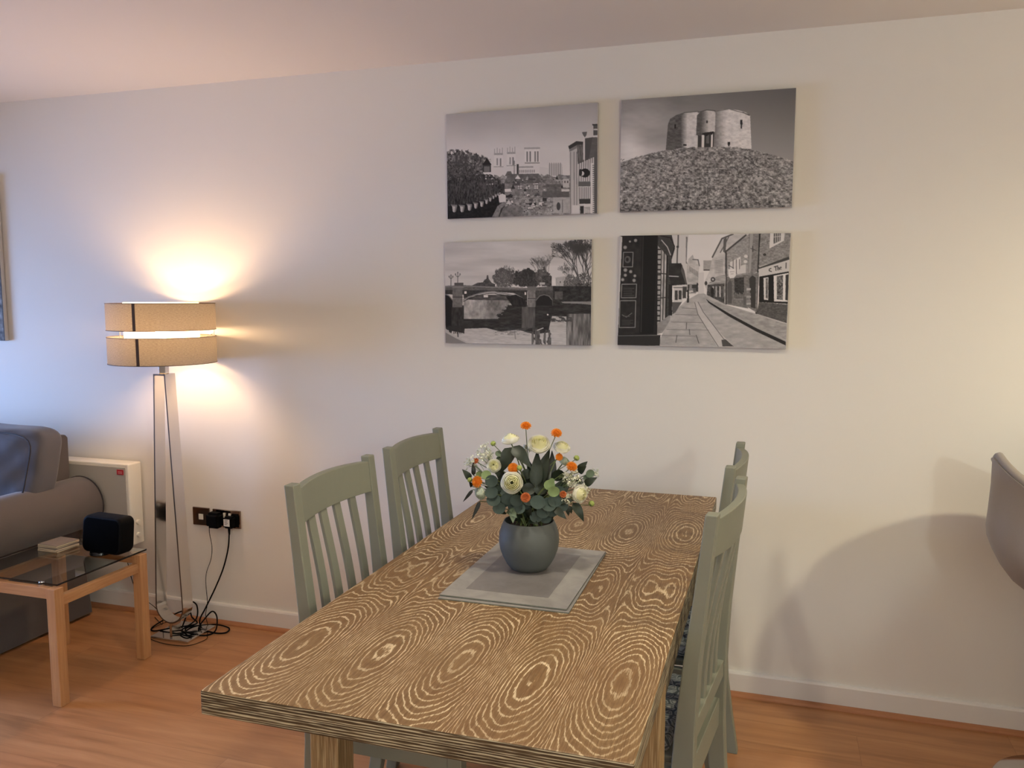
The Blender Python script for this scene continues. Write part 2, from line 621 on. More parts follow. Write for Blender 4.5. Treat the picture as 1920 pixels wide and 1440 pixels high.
# ------------------------------------------------------------------ room
XL, XR, YF, H = -5.6, 3.0, -5.0, 2.4
struct('floor', box(XL, XR, YF, 0, -0.05, 0), M['floor'])
struct('ceiling', box(XL - .1, XR + .1, YF - .1, .1, H, H + 0.08), M['ceiling'])
struct('wall_back', box(XL - .1, XR + .1, 0, 0.1, -0.05, H), M['wall'])
struct('wall_right', box(XR, XR + .1, YF, 0, -0.05, H), M['wall'])
struct('wall_front', box(XL - .1, XR + .1, YF - .1, YF, -0.05, H), M['wall'])
bm = bmesh.new()
WY0, WY1, WZ0, WZ1 = -2.10, -0.50, 0.15, 1.75
add_box(bm, XL - .1, XL, YF, WY0, -0.05, H); add_box(bm, XL - .1, XL, WY1, 0, -0.05, H)
add_box(bm, XL - .1, XL, WY0, WY1, -0.05, WZ0); add_box(bm, XL - .1, XL, WY0, WY1, WZ1, H)
struct('wall_left', bm, M['wall'])
bm = bmesh.new()
for y0, y1, z0, z1 in [(WY0, WY0 + .06, WZ0, WZ1), (WY1 - .06, WY1, WZ0, WZ1), (WY0, WY1, WZ0, WZ0 + .06),
                       (WY0, WY1, WZ1 - .06, WZ1), (-1.33, -1.27, WZ0, WZ1)]:
    add_box(bm, XL - .08, XL - .02, y0, y1, z0, z1)
wf = struct('window_1', bm, M['white_gloss'])
bm_obj('window_pane', box(XL - .055, XL - .049, WY0 + .03, WY1 - .03, WZ0 + .03, WZ1 - .03), M['glass'], wf)

# white skirting with its rounded top and a wood bead in front of it
prof = [(0, 0), (-.016, 0), (-.016, .082), (-.013, .0895), (-.006, .091), (0, .091)]
bm = bmesh.new(); add_prism(bm, prof, 0, XL, XR)
struct('baseboard_back', bm, M['white_gloss'])
q = [(-.016, 0)] + [(-.016 - .017 * cos(a), .017 * sin(a)) for a in [i * pi / 12 for i in range(7)]]
bm = bmesh.new(); add_prism(bm, [(y, z) for y, z in q], 0, XL, XR)
struct('trim_1', bm, M['bead'])
for nm, bb in [('baseboard_left', (XL, XL + .016, YF, -.034, 0, .09)), ('baseboard_right', (XR - .016, XR, YF, -.034, 0, .09)),
               ('baseboard_front', (XL, XR, YF, YF + .016, 0, .09))]:
    struct(nm, box(*bb), M['white_gloss'])

# recessed downlight fittings in the ceiling
for i, (x, y, pw, cl_) in enumerate(SPOTS):
    r = empty('ceiling_downlight', (x, y, H), 0, ['round recessed ceiling lamp above the breakfast bar',
              'round recessed ceiling lamp straight above the dining table', 'round recessed ceiling lamp left of the camera',
              'round recessed ceiling lamp above the floor in front of the glass side table',
              'round recessed ceiling lamp far behind the camera on the right',
              'round recessed ceiling lamp far behind the camera on the left'][i], 'ceiling light', 'recessed ceiling lamps')
    bm = bmesh.new(); add_lathe(bm, [(.030, -.001), (.034, -.006), (.042, -.006), (.044, 0)], 32)
    bm_obj('trim_ring', bm, M['chrome'], r, smooth=True)
    bm = bmesh.new(); add_lathe(bm, [(.0005, -.0022), (.029, -.0022), (.029, -.0008), (.0005, -.0008)], 24)
    bm_obj('lens', bm, M['lamp_lens'], r)

pl_ = empty('added_globe_lamp', (FILL_POS[0], FILL_POS[1], H), 0, 'unseen white glass globe lamp added as fill light behind the camera on the kitchen side', 'ceiling light')  # hanging fitting built around the added fill light
bm = bmesh.new(); add_lathe(bm, [(.0005, 0), (.05, 0), (.05, -.02), (.0005, -.025)], 24)
bm_obj('ceiling_rose', bm, M['white_gloss'], pl_, smooth=True)
bm = bmesh.new(); add_tube(bm, [(0, 0, -.02), (0, 0, FILL_POS[2] - H + .12)], .003, 8)
bm_obj('flex', bm, M['white_plastic'], pl_, smooth=True)
bm = bmesh.new(); add_lathe(bm, [(.125 * sin(radians(a)), FILL_POS[2] - H + .125 * cos(radians(a))) for a in range(1, 180, 10)], 32)
bm_obj('globe', bm, M['globe'], pl_, smooth=True)

# ------------------------------------------------------------------ dining table
tb = empty('dining_table', (-.5865, -1.0, 0), 0,
           'limed oak dining table with swirling pale grain, between the four sage chairs', 'table')
bm = bmesh.new()
add_box(bm, -.3985, .3985, -.9, .9, .7265, .773)
bmesh.ops.bevel(bm, geom=[e for e in bm.edges], offset=.0035, segments=2, affect='EDGES', profile=.6)
bm.normal_update()
for f in bm.faces:
    n = f.normal
    f.material_index = 0 if n.z > .8 else (1 if abs(n.y) > abs(n.x) else 2)
bm_obj('tabletop', bm, [M['oak_top'], M['oak_x'], M['oak_y']], tb)
for sx in (-1, 1):
    for sy in (-1, 1):
        x0, x1 = sorted((sx * .394, sx * .322)); y0, y1 = (-.546, -.474) if sy < 0 else (.690, .762)
        bm_obj('leg', box(x0, x1, y0, y1, 0, .7265), M['oak_z'], tb, bevel=.003)
for sx in (-1, 1):
    x0, x1 = sorted((sx * .385, sx * .363))
    bm_obj('apron', box(x0, x1, -.474, .690, .64, .7265), M['oak_y'], tb, bevel=.002)
for sy in (-1, 1):
    y0, y1 = (-.535, -.513) if sy < 0 else (.729, .751)
    bm_obj('apron', box(-.322, .322, y0, y1, .64, .7265), M['oak_x'], tb, bevel=.002)

# ------------------------------------------------------------------ chairs (local: back face at x=0, front to +x)
def interp(z, tbl):
    for (z0, v0), (z1, v1) in zip(tbl[:-1], tbl[1:]):
        if z <= z1:
            t = (z - z0) / (z1 - z0)
            return v0 + (v1 - v0) * t
    return tbl[-1][1]


BACKX = [(0, -.045), (.12, -.026), (.25, -.008), (.38, -.001), (.5, -.001), (.6, -.004), (.7, -.009), (.85, -.022), (1.035, -.040)]
THICK = [(0, .034), (.25, .044), (.45, .050), (.7, .036), (.85, .030), (1.035, .027)]


def make_chair(loc, rotz, label):
    r = empty('dining_chair', loc, rotz, label, 'chair', 'sage green slat-back dining chairs')
    zs = [0, .06, .12, .18, .25, .32, .38, .45, .52, .6, .7, .78, .85, .92, .98, 1.031]
    for s in (-1, 1):
        rings = []
        for z in zs:
            b = interp(z, BACKX); th = interp(z, THICK)
            y0, y1 = sorted((s * .214, s * .180))
            rings.append([(b, y0, z), (b + th, y0, z), (b + th, y1, z), (b, y1, z)])
        bm = bmesh.new(); add_loft(bm, rings)
        bm_obj('back_post', bm, M['sage'], r, bevel=.003)
        y0, y1 = sorted((s * .214, s * .178))
        x0 = .385
        bm = bmesh.new()
        add_loft(bm, [[(x0 + dx, y0, z), (x0 + .036, y0, z), (x0 + .036, y1, z), (x0 + dx, y1, z)] for z, dx in [(0, .008), (.44, 0)]])
        bm_obj('front_leg', bm, M['sage'], r, bevel=.002)
        y0, y1 = sorted((s * .208, s * .186))
        bm_obj('side_rail', box(.045, .387, y0, y1, .365, .44), M['sage'], r, bevel=.002)
        bm_obj('stretcher', box(.03, .39, y0 + .003, y1 - .003, .19, .215), M['sage'], r, bevel=.002)
    bm_obj('front_rail', box(.39, .412, -.18, .18, .365, .44), M['sage'], r, bevel=.002)
    bm_obj('rear_rail', box(.012, .034, -.181, .181, .365, .44), M['sage'], r, bevel=.002)
    # crest rail bowed backwards
    def bow(y):
        return -.026 * (1 - (y / .182) ** 2)
    rings = []
    for i in range(17):
        y = -.182 + .364 * i / 16
        xb = bow(y)
        top = 1.016 + .006 * (1 - (y / .182) ** 2)
        rings.append([(interp(.928, BACKX) + xb + .003, y, .928), (interp(.928, BACKX) + xb + .024, y, .928),
                      (interp(top, BACKX) + xb + .024, y, top), (interp(top, BACKX) + xb + .003, y, top)])
    bm = bmesh.new(); add_loft(bm, rings)
    bm_obj('crest_rail', bm, M['sage'], r, bevel=.0025)
    bm_obj('lower_rail', box(.004, .028, -.181, .181, .500, .545), M['sage'], r, bevel=.002)
    for y in (-.108, -.036, .036, .108):
        rings = []
        for k in range(11):
            t = k / 10
            z = .543 + (.930 - .543) * t
            x0 = .010 + (interp(.93, BACKX) + bow(y) + .008 - .010) * t + .016 * sin(pi * t) * (1 - .55 * t)
            rings.append([(x0, y - .0155, z), (x0 + .011, y - .0155, z), (x0 + .011, y + .0155, z), (x0, y + .0155, z)])
        bm = bmesh.new(); add_loft(bm, rings)
        bm_obj('slat', bm, M['sage'], r, bevel=.002)
    # seat and padded cushion
    bm = bmesh.new()
    add_prism(bm, [(.052, -.178), (.425, -.222), (.425, .222), (.052, .178)], 2, .44, .458)
    bm_obj('seat', bm, M['sage'], r, bevel=.004)
    bm = bmesh.new()
    add_prism(bm, [(.064, -.170), (.405, -.200), (.405, .200), (.064, .170)], 2, .458, .490)
    tag(bm_obj('seat_pad', bm, M['seat_pad'], r, bevel=.012, seg=4), 'grey and white patterned pad')
    return r


ch = make_chair((-1.098, -1.3675 + .2, 0), 0, 'sage green slat-back chair on the left of the table, nearer the camera')
dup(ch, (-1.098, -.640, 0), radians(0.5), 'sage green slat-back chair on the left of the table, nearer the wall')
dup(ch, (-.1215, -1.138, 0), pi - radians(6.3), 'sage green chair on the right side of the table, large, seen edge-on, nearest the camera')
dup(ch, (-.129, -.615, 0), pi - radians(1.5), 'sage green chair on the right side of the table, mostly hidden behind the nearer one')

# ------------------------------------------------------------------ placemats, vase
ZT = .773
def placemat(x0, x1, y0, y1, z, label, rot=0.0):
    cx, cy = (x0 + x1) / 2, (y0 + y1) / 2
    w, h = (x1 - x0) / 2, (y1 - y0) / 2
    r = empty('placemat', (cx, cy, z), rot, label, 'placemat', 'grey placemats stacked under the vase')
    bm = bmesh.new(); add_box(bm, -w, w, -h, h, 0, .0036)
    for f in bm.faces:
        f.material_index = 0
    bm.normal_update()
    for f in bm.faces:
        if abs(f.normal.z) < .5: f.material_index = 1
    bm_obj('board', bm, [M['mat_light'], M['mat_edge']], r, bevel=.0008)
    bm_obj('inner_panel', box(-w + .047, w - .058, -h + .055, h - .06, .0034, .0040), M['mat_dark'], r)
    return r


placemat(-.752, -.433, -1.340, -.872, ZT, 'pale grey placemat lying on the oak table, lower of the pair under the vase', radians(0.8))
placemat(-.750, -.437, -1.330, -.877, ZT + .0044, 'grey placemat with darker inner rectangle, upper of the pair, directly under the vase')
ZV = ZT + .0088
VC = Vector((-.601, -1.079, ZV))
vr = empty('vase', VC, 0, 'round matt grey bowl vase standing on the placemats, filled with flowers', 'vase')
vp = [(.002, .004), (.040, .004), (.043, 0), (.047, .001), (.058, .014), (.068, .032), (.0755, .052), (.079, .074), (.0775, .094),
      (.0725, .112), (.0665, .126), (.0655, .128), (.0635, .128), (.063, .125), (.069, .110), (.074, .092), (.0745, .074), (.066, .034), (.04, .010), (.002, .010)]
bm = bmesh.new(); add_lathe(bm, vp, 64)
bm_obj('bowl', bm, M['vase'], vr, smooth=True)
bm = bmesh.new()
add_lathe(bm, [(.001, .118), (.02, .120), (.045, .116), (.0655, .108), (.06, .10), (.001, .10)], 32)
tag(bm_obj('moss_fill', bm, M['soil'], vr, smooth=True), 'dark brown moss filling')

# bouquet frame: right, up and towards the wall, seen from the front of the arrangement
YAW = radians(17.693)
RT = Vector((cos(YAW), sin(YAW), 0)); BK = Vector((-sin(YAW), cos(YAW), 0)); UP = Vector((0, 0, 1))


def Q(qx, qy, dep=0.0):
    """arrangement drawing coordinates -> metres around the vase axis (dep: distance towards the wall)"""
    px = 860 + qx / 6.856; py = 780 + qy / 6.856
    s = 1 + dep / 2.17
    a = (px - 992.2) * .001384 * s
    z = 1.489 + (1.1589 - (py - 797.8) * .00141 - 1.489) * s
    return RT * a + BK * dep + UP * (z - ZV)


def foot():
    a = random.uniform(0, 2 * pi); r_ = random.uniform(.01, .045)
    return Vector((r_ * cos(a), r_ * sin(a), .112))


def stem_pts(p0, p1, bow=.35):
    p0, p1 = Vector(p0), Vector(p1)
    mid = (p0 + p1) / 2 + UP * (p1 - p0).length * .12 * bow / .35 - (Vector((p1.x, p1.y, 0)) - Vector((p0.x, p0.y, 0))) * .15
    return smooth_path([p0, mid, p1], 6)


def basis(n):
    n = Vector(n).normalized()
    a = n.cross(UP)
    if a.length < 1e-3: a = Vector((1, 0, 0))
    a.normalize()
    return a, n.cross(a), n


def add_petal(bm, c, B, R, Hh, theta, phi, hw, nt=6, ns=5, mat=0, ruffle=0.0):
    a, b, n = B
    grid = []
    for i in range(nt + 1):
        t = i / nt
        th = theta * (.12 + .88 * t)
        w = hw * sin(pi * min(1, (.18 + .62 * t))) ** .6
        row = []
        for j in range(ns + 1):
            s = -1 + 2 * j / ns
            ph = phi + s * w
            tt = th - (.13 * s * s if i == nt else 0.0)
            rr = R * sin(tt) * (1 + ruffle * sin(5 * ph))
            zz = Hh * .5 * (1 - cos(tt))
            row.append(bm.verts.new(c + (a * cos(ph) + b * sin(ph)) * rr + n * zz))
        grid.append(row)
    for i in range(nt):
        for j in range(ns):
            f = bm.faces.new([grid[i][j], grid[i][j + 1], grid[i + 1][j + 1], grid[i + 1][j]])
            f.material_index = mat


def flower_root(name, label, cat, group):
    f = foot()
    r = empty(name, VC + f, 0, label, cat, group)
    return r, f


def shift_obj(bm, f):
    for v in bm.verts: v.co -= f


def ranunculus(q, dep, rad, face, label, cool=False, sepals=False):
    r, f = flower_root('ranunculus', label, 'flower', 'cream ranunculus in the vase')
    c = Q(q[0], q[1], dep)
    n = Vector(RT * face[0] + UP * face[1] - BK * face[2]).normalized()
    B = basis(n)
    R = rad
    c0 = c - n * R * .55
    bm = bmesh.new()
    layers = [(1.0, 1.52, 6), (.92, 1.75, 6), (.80, 1.95, 6), (.66, 2.1, 5), (.52, 2.2, 5), (.38, 2.3, 4), (.25, 2.45, 4)]
    for k, (f_, th, npet) in enumerate(layers):
        for i in range(npet):
            add_petal(bm, c0 + n * (R * .04 * k), B, R * f_, R * 1.05, th + random.uniform(-.06, .06),
                      2 * pi * i / npet + k * .6 + random.uniform(-.1, .1), pi / npet * 1.35, mat=1 if k >= 3 else 0, ruffle=.02)
    shift_obj(bm, f)
    pm = M['petal_cool'] if cool else M['petal_white']
    o = bm_obj('petals', bm, [pm, M['petal_inner'] if not cool else M['petal_cool']], r, smooth=True)
    bm = bmesh.new()
    add_lathe(bm, [(.0001, 0), (R * .12, R * .03), (R * .09, R * .1), (.0001, R * .12)], 10)
    rot = Matrix((B[0], B[1], B[2])).transposed()
    for v in bm.verts: v.co = rot @ v.co + c0 + n * (R * .62) - f
    tag(bm_obj('flower_eye', bm, M['leaf_dark'], r, smooth=True), 'dark green flower eye')
    if sepals:
        bm = bmesh.new()
        for i in range(5):
            ph = 2 * pi * i / 5 + .3
            d = B[0] * cos(ph) + B[1] * sin(ph)
            add_leaf(bm, c0 + d * R * .1 - n * .002, c0 + d * R * .8 + n * R * .25, R * .36, n)
        shift_obj(bm, f)
        bm_obj('sepals', bm, M['leaf_dark'], r, smooth=True)
    bm = bmesh.new(); add_tube(bm, [p - f for p in stem_pts(f, c0)], .0016, 6)
    bm_obj('stem', bm, M['stem'], r, smooth=True)
    return r


def add_leaf(bm, p0, p1, width, nrm, curl=.12, fold=.25, n=8, mat=0, shape=.55):
    p0, p1 = Vector(p0), Vector(p1)
    d = p1 - p0; L = d.length; d.normalize()
    nrm = Vector(nrm); nrm = (nrm - d * nrm.dot(d))
    if nrm.length < 1e-4: nrm = d.orthogonal()
    nrm.normalize()
    s = d.cross(nrm)
    rows = []
    for i in range(n + 1):
        t = i / n
        w = width * .5 * max(.03, sin(pi * t ** shape)) ** .85
        mid = p0 + d * (L * t) + nrm * (L * curl * sin(pi * t))
        rows.append([bm.verts.new(mid - s * w + nrm * (w * fold)), bm.verts.new(mid), bm.verts.new(mid + s * w + nrm * (w * fold))])
    for a, b in zip(rows[:-1], rows[1:]):
        for j in range(2):
            f = bm.faces.new([a[j], a[j + 1], b[j + 1], b[j]]); f.material_index = mat


def add_round_leaf(bm, c, rad, nrm, cup=.15, mat=0):
    a, b, n = basis(nrm)
    k = 14
    vc = bm.verts.new(c - n * rad * cup)
    r1 = [bm.verts.new(c - n * rad * cup * .5 + (a * cos(t) + b * sin(t)) * rad * .6) for t in [2 * pi * i / k for i in range(k)]]
    r2 = [bm.verts.new(c + (a * cos(t) + b * sin(t)) * rad * (1 + .05 * cos(2 * t))) for t in [2 * pi * i / k for i in range(k)]]
    for i in range(k):
        j = (i + 1) % k
        bm.faces.new([vc, r1[i], r1[j]]).material_index = mat
        bm.faces.new([r1[i], r2[i], r2[j], r1[j]]).material_index = mat


def pompom(q, dep, rad, label, face=(0, .6, .6), mat='petal_orange', flat=.75):
    r, f = flower_root('orange_flower', label, 'flower', 'small orange flowers in the vase')
    c = Q(q[0], q[1], dep)
    n = Vector(RT * face[0] + UP * face[1] - BK * face[2]).normalized()
    B = basis(n)
    bm = bmesh.new()
    N = 64
    for i in range(N):
        zf = 1 - 1.25 * (i + .5) / N
        ph = i * 2.39996
        rr = sqrt(max(0, 1 - zf * zf))
        d = (B[0] * cos(ph) + B[1] * sin(ph)) * rr + n * zf * flat
        p0 = c + d * rad * .55
        add_leaf(bm, p0, p0 + d * rad * .5 + n * rad * .06, rad * .34, n + d * .2, curl=.1, fold=.4, n=3, shape=.8)
    add_lathe_at(bm, c, B, [(.0001, -rad * .5), (rad * .5, -rad * .2), (rad * .62, rad * .1), (rad * .35, rad * .45), (.0001, rad * .55)], 12)
    shift_obj(bm, f)
    bm_obj('petals', bm, M[mat], r)
    bm = bmesh.new(); add_tube(bm, [p - f for p in stem_pts(f, c - n * rad * .3)], .0011, 6)
    bm_obj('stem', bm, M['stem'], r, smooth=True)
    return r


def add_lathe_at(bm, c, B, prof, n=12, mat=0):
    rings = [[c + (B[0] * cos(2 * pi * i / n) + B[1] * sin(2 * pi * i / n)) * r_ + B[2] * z for i in range(n)] for r_, z in prof]
    add_loft(bm, rings, True, False, mat)


def budf(q, dep, rad, label):
    r, f = flower_root('flower_bud', label, 'flower bud', 'round green buds in the vase')
    c = Q(q[0], q[1], dep)
    bm = bmesh.new()
    B = basis(Vector((c.x, c.y, .15)))
    add_lathe_at(bm, c, B, [(.0001, -rad * .9), (rad * .6, -rad * .75), (rad, -rad * .1), (rad * .85, rad * .5), (rad * .3, rad * .85), (.0001, rad * .75)], 14)
    shift_obj(bm, f)
    bm_obj('bud_head', bm, M['bud'], r, smooth=True)
    bm = bmesh.new()
    for i in range(5):
        ph = 2 * pi * i / 5
        d = B[0] * cos(ph) + B[1] * sin(ph)
        add_leaf(bm, c - B[2] * rad * .9, c + d * rad * 1.05 - B[2] * rad * .1, rad * .7, d, fold=.3, n=4)
    shift_obj(bm, f)
    bm_obj('sepals', bm, M['leaf_sage'], r, smooth=True)
    bm = bmesh.new(); add_tube(bm, [p - f for p in stem_pts(f, c - B[2] * rad * .8)], .0010, 6)
    bm_obj('stem', bm, M['stem'], r, smooth=True)


def spray(q, dep, rad, label, n=40):
    r, f = flower_root('filler_flower_spray', label, 'filler flower', 'sprays of tiny white filler flowers in the vase')
    c = Q(q[0], q[1], dep)
    base = f + (c - f) * .7
    st = bmesh.new(); bl = bmesh.new()
    add_tube(st, [p - f for p in stem_pts(f, base)], .0012, 5)
    for i in range(n):
        d = Vector((random.gauss(0, 1), random.gauss(0, 1), random.gauss(0, 1))).normalized() * rad * random.uniform(.35, 1)
        p = c + d
        if i % 3 == 0:
            add_tube(st, [base - f, (base + p) / 2 + UP * .004 - f, p - f], .0005, 4)
        for k in range(7):
            dd = Vector((random.gauss(0, 1), random.gauss(0, 1), random.gauss(0, 1) + .5)).normalized()
            add_leaf(bl, p - f, p - f + dd * .0065, .0050, dd.orthogonal(), n=2, shape=.8)
    bm_obj('stems', st, M['leaf_light'], r)
    tag(bm_obj('blossoms', bl, M['tiny_white'], r), kind='stuff')


def eucalyptus(leaves, label, mat='leaf_blue', small=0):
    r, f = flower_root('eucalyptus_sprig', label, 'foliage', 'eucalyptus sprigs in the vase')
    bm = bmesh.new(); st = bmesh.new()
    pts = [f]
    for (qx, qy, dep, rad, fx) in leaves:
        c = Q(qx, qy, dep)
        nr = -BK * 1.0 + RT * fx + UP * random.uniform(-.1, .6)
        add_round_leaf(bm, c, rad, nr)
        pts.append(c + BK * .008)
    for p in pts[1:]:
        add_tube(st, [q_ - f for q_ in stem_pts(f, p)], .0011, 5)
    shift_obj(bm, f)
    bm_obj('leaves', bm, M[mat], r, smooth=True)
    bm_obj('stem', st, M['stem'], r, smooth=True)


def leafsprig(leaves, label, mat='leaf_dark', name='leaf_sprig'):
    r, f = flower_root(name, label, 'foliage', 'dark leaf sprigs in the vase')
    bm = bmesh.new(); st = bmesh.new()
    for (x0, y0, d0, x1, y1, d1, w) in leaves:
        a, b = Q(x0, y0, d0), Q(x1, y1, d1)
        add_leaf(bm, a, b, w, -BK + UP * .5 + RT * random.uniform(-.3, .3), curl=random.uniform(.04, .12))
        add_tube(st, [p - f for p in stem_pts(f, a)], .0012, 5)
    shift_obj(bm, f)
    bm_obj('leaves', bm, M[mat], r, smooth=True)
    bm_obj('stem', st, M['stem'], r, smooth=True)


ranunculus((1030, 350), -.01, .0300, (0, .75, .65), 'large cream ranunculus at the top centre of the bouquet')
ranunculus((675, 850), -.085, .0285, (0, .25, 1), 'large open cream ranunculus facing the camera, left of centre')
ranunculus((665, 290), .01, .0245, (-.2, .9, .1), 'cream ranunculus turned away showing green sepals, upper left', sepals=True)
ranunculus((1325, 390), .01, .0235, (.15, .8, .4), 'cream ranunculus at the upper right under the right orange flower')
ranunculus((450, 632), -.03, .0190, (-.1, .5, .9), 'small round cream ranunculus on the left half of the bouquet')
ranunculus((265, 985), -.05, .0185, (-.7, -.1, .7), 'greenish-white ranunculus drooping at the lower left edge', cool=True)
ranunculus((1560, 1000), -.05, .0240, (.55, .05, .75), 'cream ranunculus with dark eye facing right, lower right edge')
ranunculus((1360, 570), .03, .0160, (.3, .6, .3), 'small greenish-white ranunculus tucked behind, right of centre', cool=True)
ORG = [((862, 135), .0, .0148, 'topmost orange flower on a tall straight stem', (0, .9, .4), 'petal_orange'),
       ((1252, 225), .0, .0150, 'tall orange flower at the upper right', (.1, .8, .5), 'petal_orange'),
       ((240, 840), -.05, .0155, 'orange flower at the far left edge above the drooping white bloom', (-.6, .2, .8), 'petal_orange'),
       ((697, 665), -.05, .0140, 'orange flower just above the large camera-facing ranunculus', (-.2, .5, .8), 'petal_orange'),
       ((1448, 650), -.02, .0150, 'orange flower on the right with a paler underside', (.2, .7, .5), 'petal_orange'),
       ((850, 1040), -.095, .0125, 'rust-orange flower low in the centre above the vase rim', (0, .3, 1), 'petal_rust'),
       ((1290, 525), .0, .0100, 'small deep orange flower beneath the upper right ranunculus', (.1, .4, .8), 'petal_orange'),
       ((1335, 1000), -.07, .0090, 'small rust flower low on the right half', (.2, .3, .9), 'petal_rust'),
       ((222, 575), .0, .0085, 'small faded orange flower at the upper left edge among white filler', (-.3, .6, .6), 'petal_rust')]
for q_, dep, rad, lab, fc, mt in ORG:
    pompom(q_, dep, rad, lab, fc, mt)
for q_, dep, rad, lab in [((775, 660), -.055, .0075, 'lime green bud beside the orange flower above the big ranunculus'),
                          ((1515, 535), .0, .0078, 'round green bud on the upper right edge'),
                          ((445, 350), .01, .0072, 'round green bud at the upper left edge'),
                          ((1710, 1120), -.02, .0082, 'green bud hanging at the lower right edge'),
                          ((140, 815), -.02, .0068, 'pale green bud at the far left edge')]:
    budf(q_, dep, rad, lab)
for q_, dep, rad, lab, n in [((350, 490), .0, .030, 'white filler spray at the upper left of the bouquet', 60),
                             ((165, 600), .0, .020, 'sparse white filler spray at the far left edge', 26),
                             ((1450, 810), -.03, .026, 'white filler spray on the right under the orange flower', 46),
                             ((860, 430), .03, .014, 'small white filler spray behind the top centre ranunculus', 22),
                             ((1380, 1060), -.05, .016, 'small white filler spray at the lower right above the rim', 24),
                             ((1600, 960), -.03, .020, 'white filler spray around the right-facing ranunculus', 26),
                             ((1760, 730), .01, .012, 'wispy filler spray at the far right tip', 14)]:
    spray(q_, dep, rad, lab, n)

eucalyptus([(415, 830, -.06, .0165, -.3), (412, 975, -.07, .0165, -.2), (440, 1070, -.075, .0175, -.2), (510, 1180, -.08, .0155, 0),
            (620, 1060, -.07, .0165, .1), (560, 1100, -.065, .016, .1)], 'blue-green eucalyptus sprig with round leaves at the lower left')
eucalyptus([(1010, 1100, -.08, .0185, .0), (1150, 1130, -.075, .0190, .2), (1230, 1080, -.07, .0175, .3), (1200, 1210, -.07, .017, .3),
            (1080, 1230, -.075, .0165, .1), (990, 1290, -.07, .0155, 0), (1120, 1310, -.06, .0145, .2)],
           'blue-green eucalyptus sprig with round leaves at the lower right above the rim')
eucalyptus([(735, 1080, -.075, .0160, 0), (770, 1180, -.07, .0150, 0), (700, 1150, -.06, .015, -.1), (850, 1180, -.06, .014, .1)],
           'grey-green eucalyptus sprig low in the centre', 'leaf_blue')
eucalyptus([(1160, 880, -.07, .0140, .2), (1215, 965, -.08, .0145, .1), (1190, 830, -.06, .0080, .4)],
           'pale lime eucalyptus sprig right of centre', 'leaf_light')
eucalyptus([(350, 750, -.05, .0125, -.2), (260, 745, -.03, .0085, -.2)], 'pale lime eucalyptus sprig on the left behind the orange flower', 'leaf_light')
eucalyptus([(512, 480, .01, .0085, .4), (520, 545, .01, .0070, .2), (1690, 740, .0, .0110, .3), (1650, 700, .01, .008, .2)][:2],
           'small sage sprig near the upper left bud', 'leaf_sage')
eucalyptus([(1690, 735, .0, .0115, .3), (1640, 790, .0, .008, .3)], 'sage sprig at the right edge between two dark leaves', 'leaf_sage')
eucalyptus([(870, 740, -.02, .0140, .3), (900, 930, -.03, .0170, .1), (860, 820, -.01, .013, -.2), (1050, 930, -.03, .0165, 0), (1280, 760, .0, .0165, .3),
            (1330, 900, -.03, .013, .3)], 'deep green eucalyptus sprig in the middle of the bouquet', 'leaf_dark')
leafsprig([(690, 390, -.03, 925, 660, -.05, .034), (680, 400, -.01, 540, 730, -.02, .036), (700, 420, .01, 640, 600, .01, .03)],
          'large dark green leaves fanning out below the upper left ranunculus')
leafsprig([(980, 900, -.03, 1010, 440, .0, .034), (1000, 900, -.02, 1170, 420, .0, .036), (1000, 840, .0, 1110, 560, .01, .04),
           (1030, 950, -.02, 1190, 700, .0, .034), (940, 880, .01, 900, 560, .02, .03)], 'large dark green upright leaves right of centre')
leafsprig([(1190, 800, .0, 1200, 440, .02, .024), (1130, 820, .02, 1160, 520, .03, .030)], 'near-black upright leaves behind the centre right', 'leaf_black')
leafsprig([(1540, 700, .0, 1655, 580, .0, .020), (1540, 720, .0, 1640, 640, -.01, .018), (1620, 880, -.01, 1780, 785, -.01, .021),
           (1500, 820, -.01, 1600, 860, -.02, .02)], 'dark pointed leaves at the right edge of the bouquet')
leafsprig([(1470, 1110, -.05, 1605, 1350, -.06, .024), (1390, 1160, -.05, 1410, 1280, -.05, .013), (1420, 1150, -.05, 1450, 1250, -.05, .012),
           (1230, 1180, -.07, 1380, 1320, -.08, .020)], 'large dark leaves drooping over the right of the vase')
leafsprig([(150, 810, -.01, 45, 680, -.01, .0185), (170, 900, -.01, 130, 840, -.02, .012)], 'single dark green leaf pointing left at the far left edge')
leafsprig([(180, 940, -.03, 50, 1100, -.03, .0085), (270, 1090, -.04, 160, 1325, -.05, .0105), (190, 760, -.01, 185, 580, .0, .012)],
          'narrow black curled leaves hanging at the lower left', 'leaf_black')
leafsprig([(700, 1230, -.06, 640, 1200, -.08, .020), (690, 1210, -.07, 690, 1370, -.085, .018), (640, 1190, -.06, 740, 1300, -.085, .022)],
          'sage green jagged leaves over the left of the vase rim', 'leaf_sage')
leafsprig([(880, 1290, -.05, 800, 1180, -.07, .020), (880, 1300, -.05, 930, 1180, -.075, .022), (900, 1330, -.05, 1020, 1390, -.08, .020),
           (1120, 1330, -.04, 1240, 1240, -.06, .024), (800, 1330, -.04, 720, 1260, -.06, .02), (600, 1240, -.06, 535, 1255, -.07, .009)],
          'dark leaves low in the centre just above the vase rim')
leafsprig([(1240, 1050, -.04, 1420, 900, -.04, .024), (1250, 1100, -.05, 1480, 1080, -.05, .022), (1200, 1000, -.02, 1480, 760, -.01, .024),
           (1180, 1020, -.03, 1300, 840, -.03, .026)], 'dark green leaves filling the right side around the white filler spray')
leafsprig([(620, 1020, -.03, 330, 900, -.03, .024), (640, 980, -.02, 250, 700, .0, .022), (660, 960, .0, 420, 560, .01, .026),
           (700, 960, -.01, 520, 760, -.02, .030)], 'dark green leaves filling the left side behind the small ranunculus')
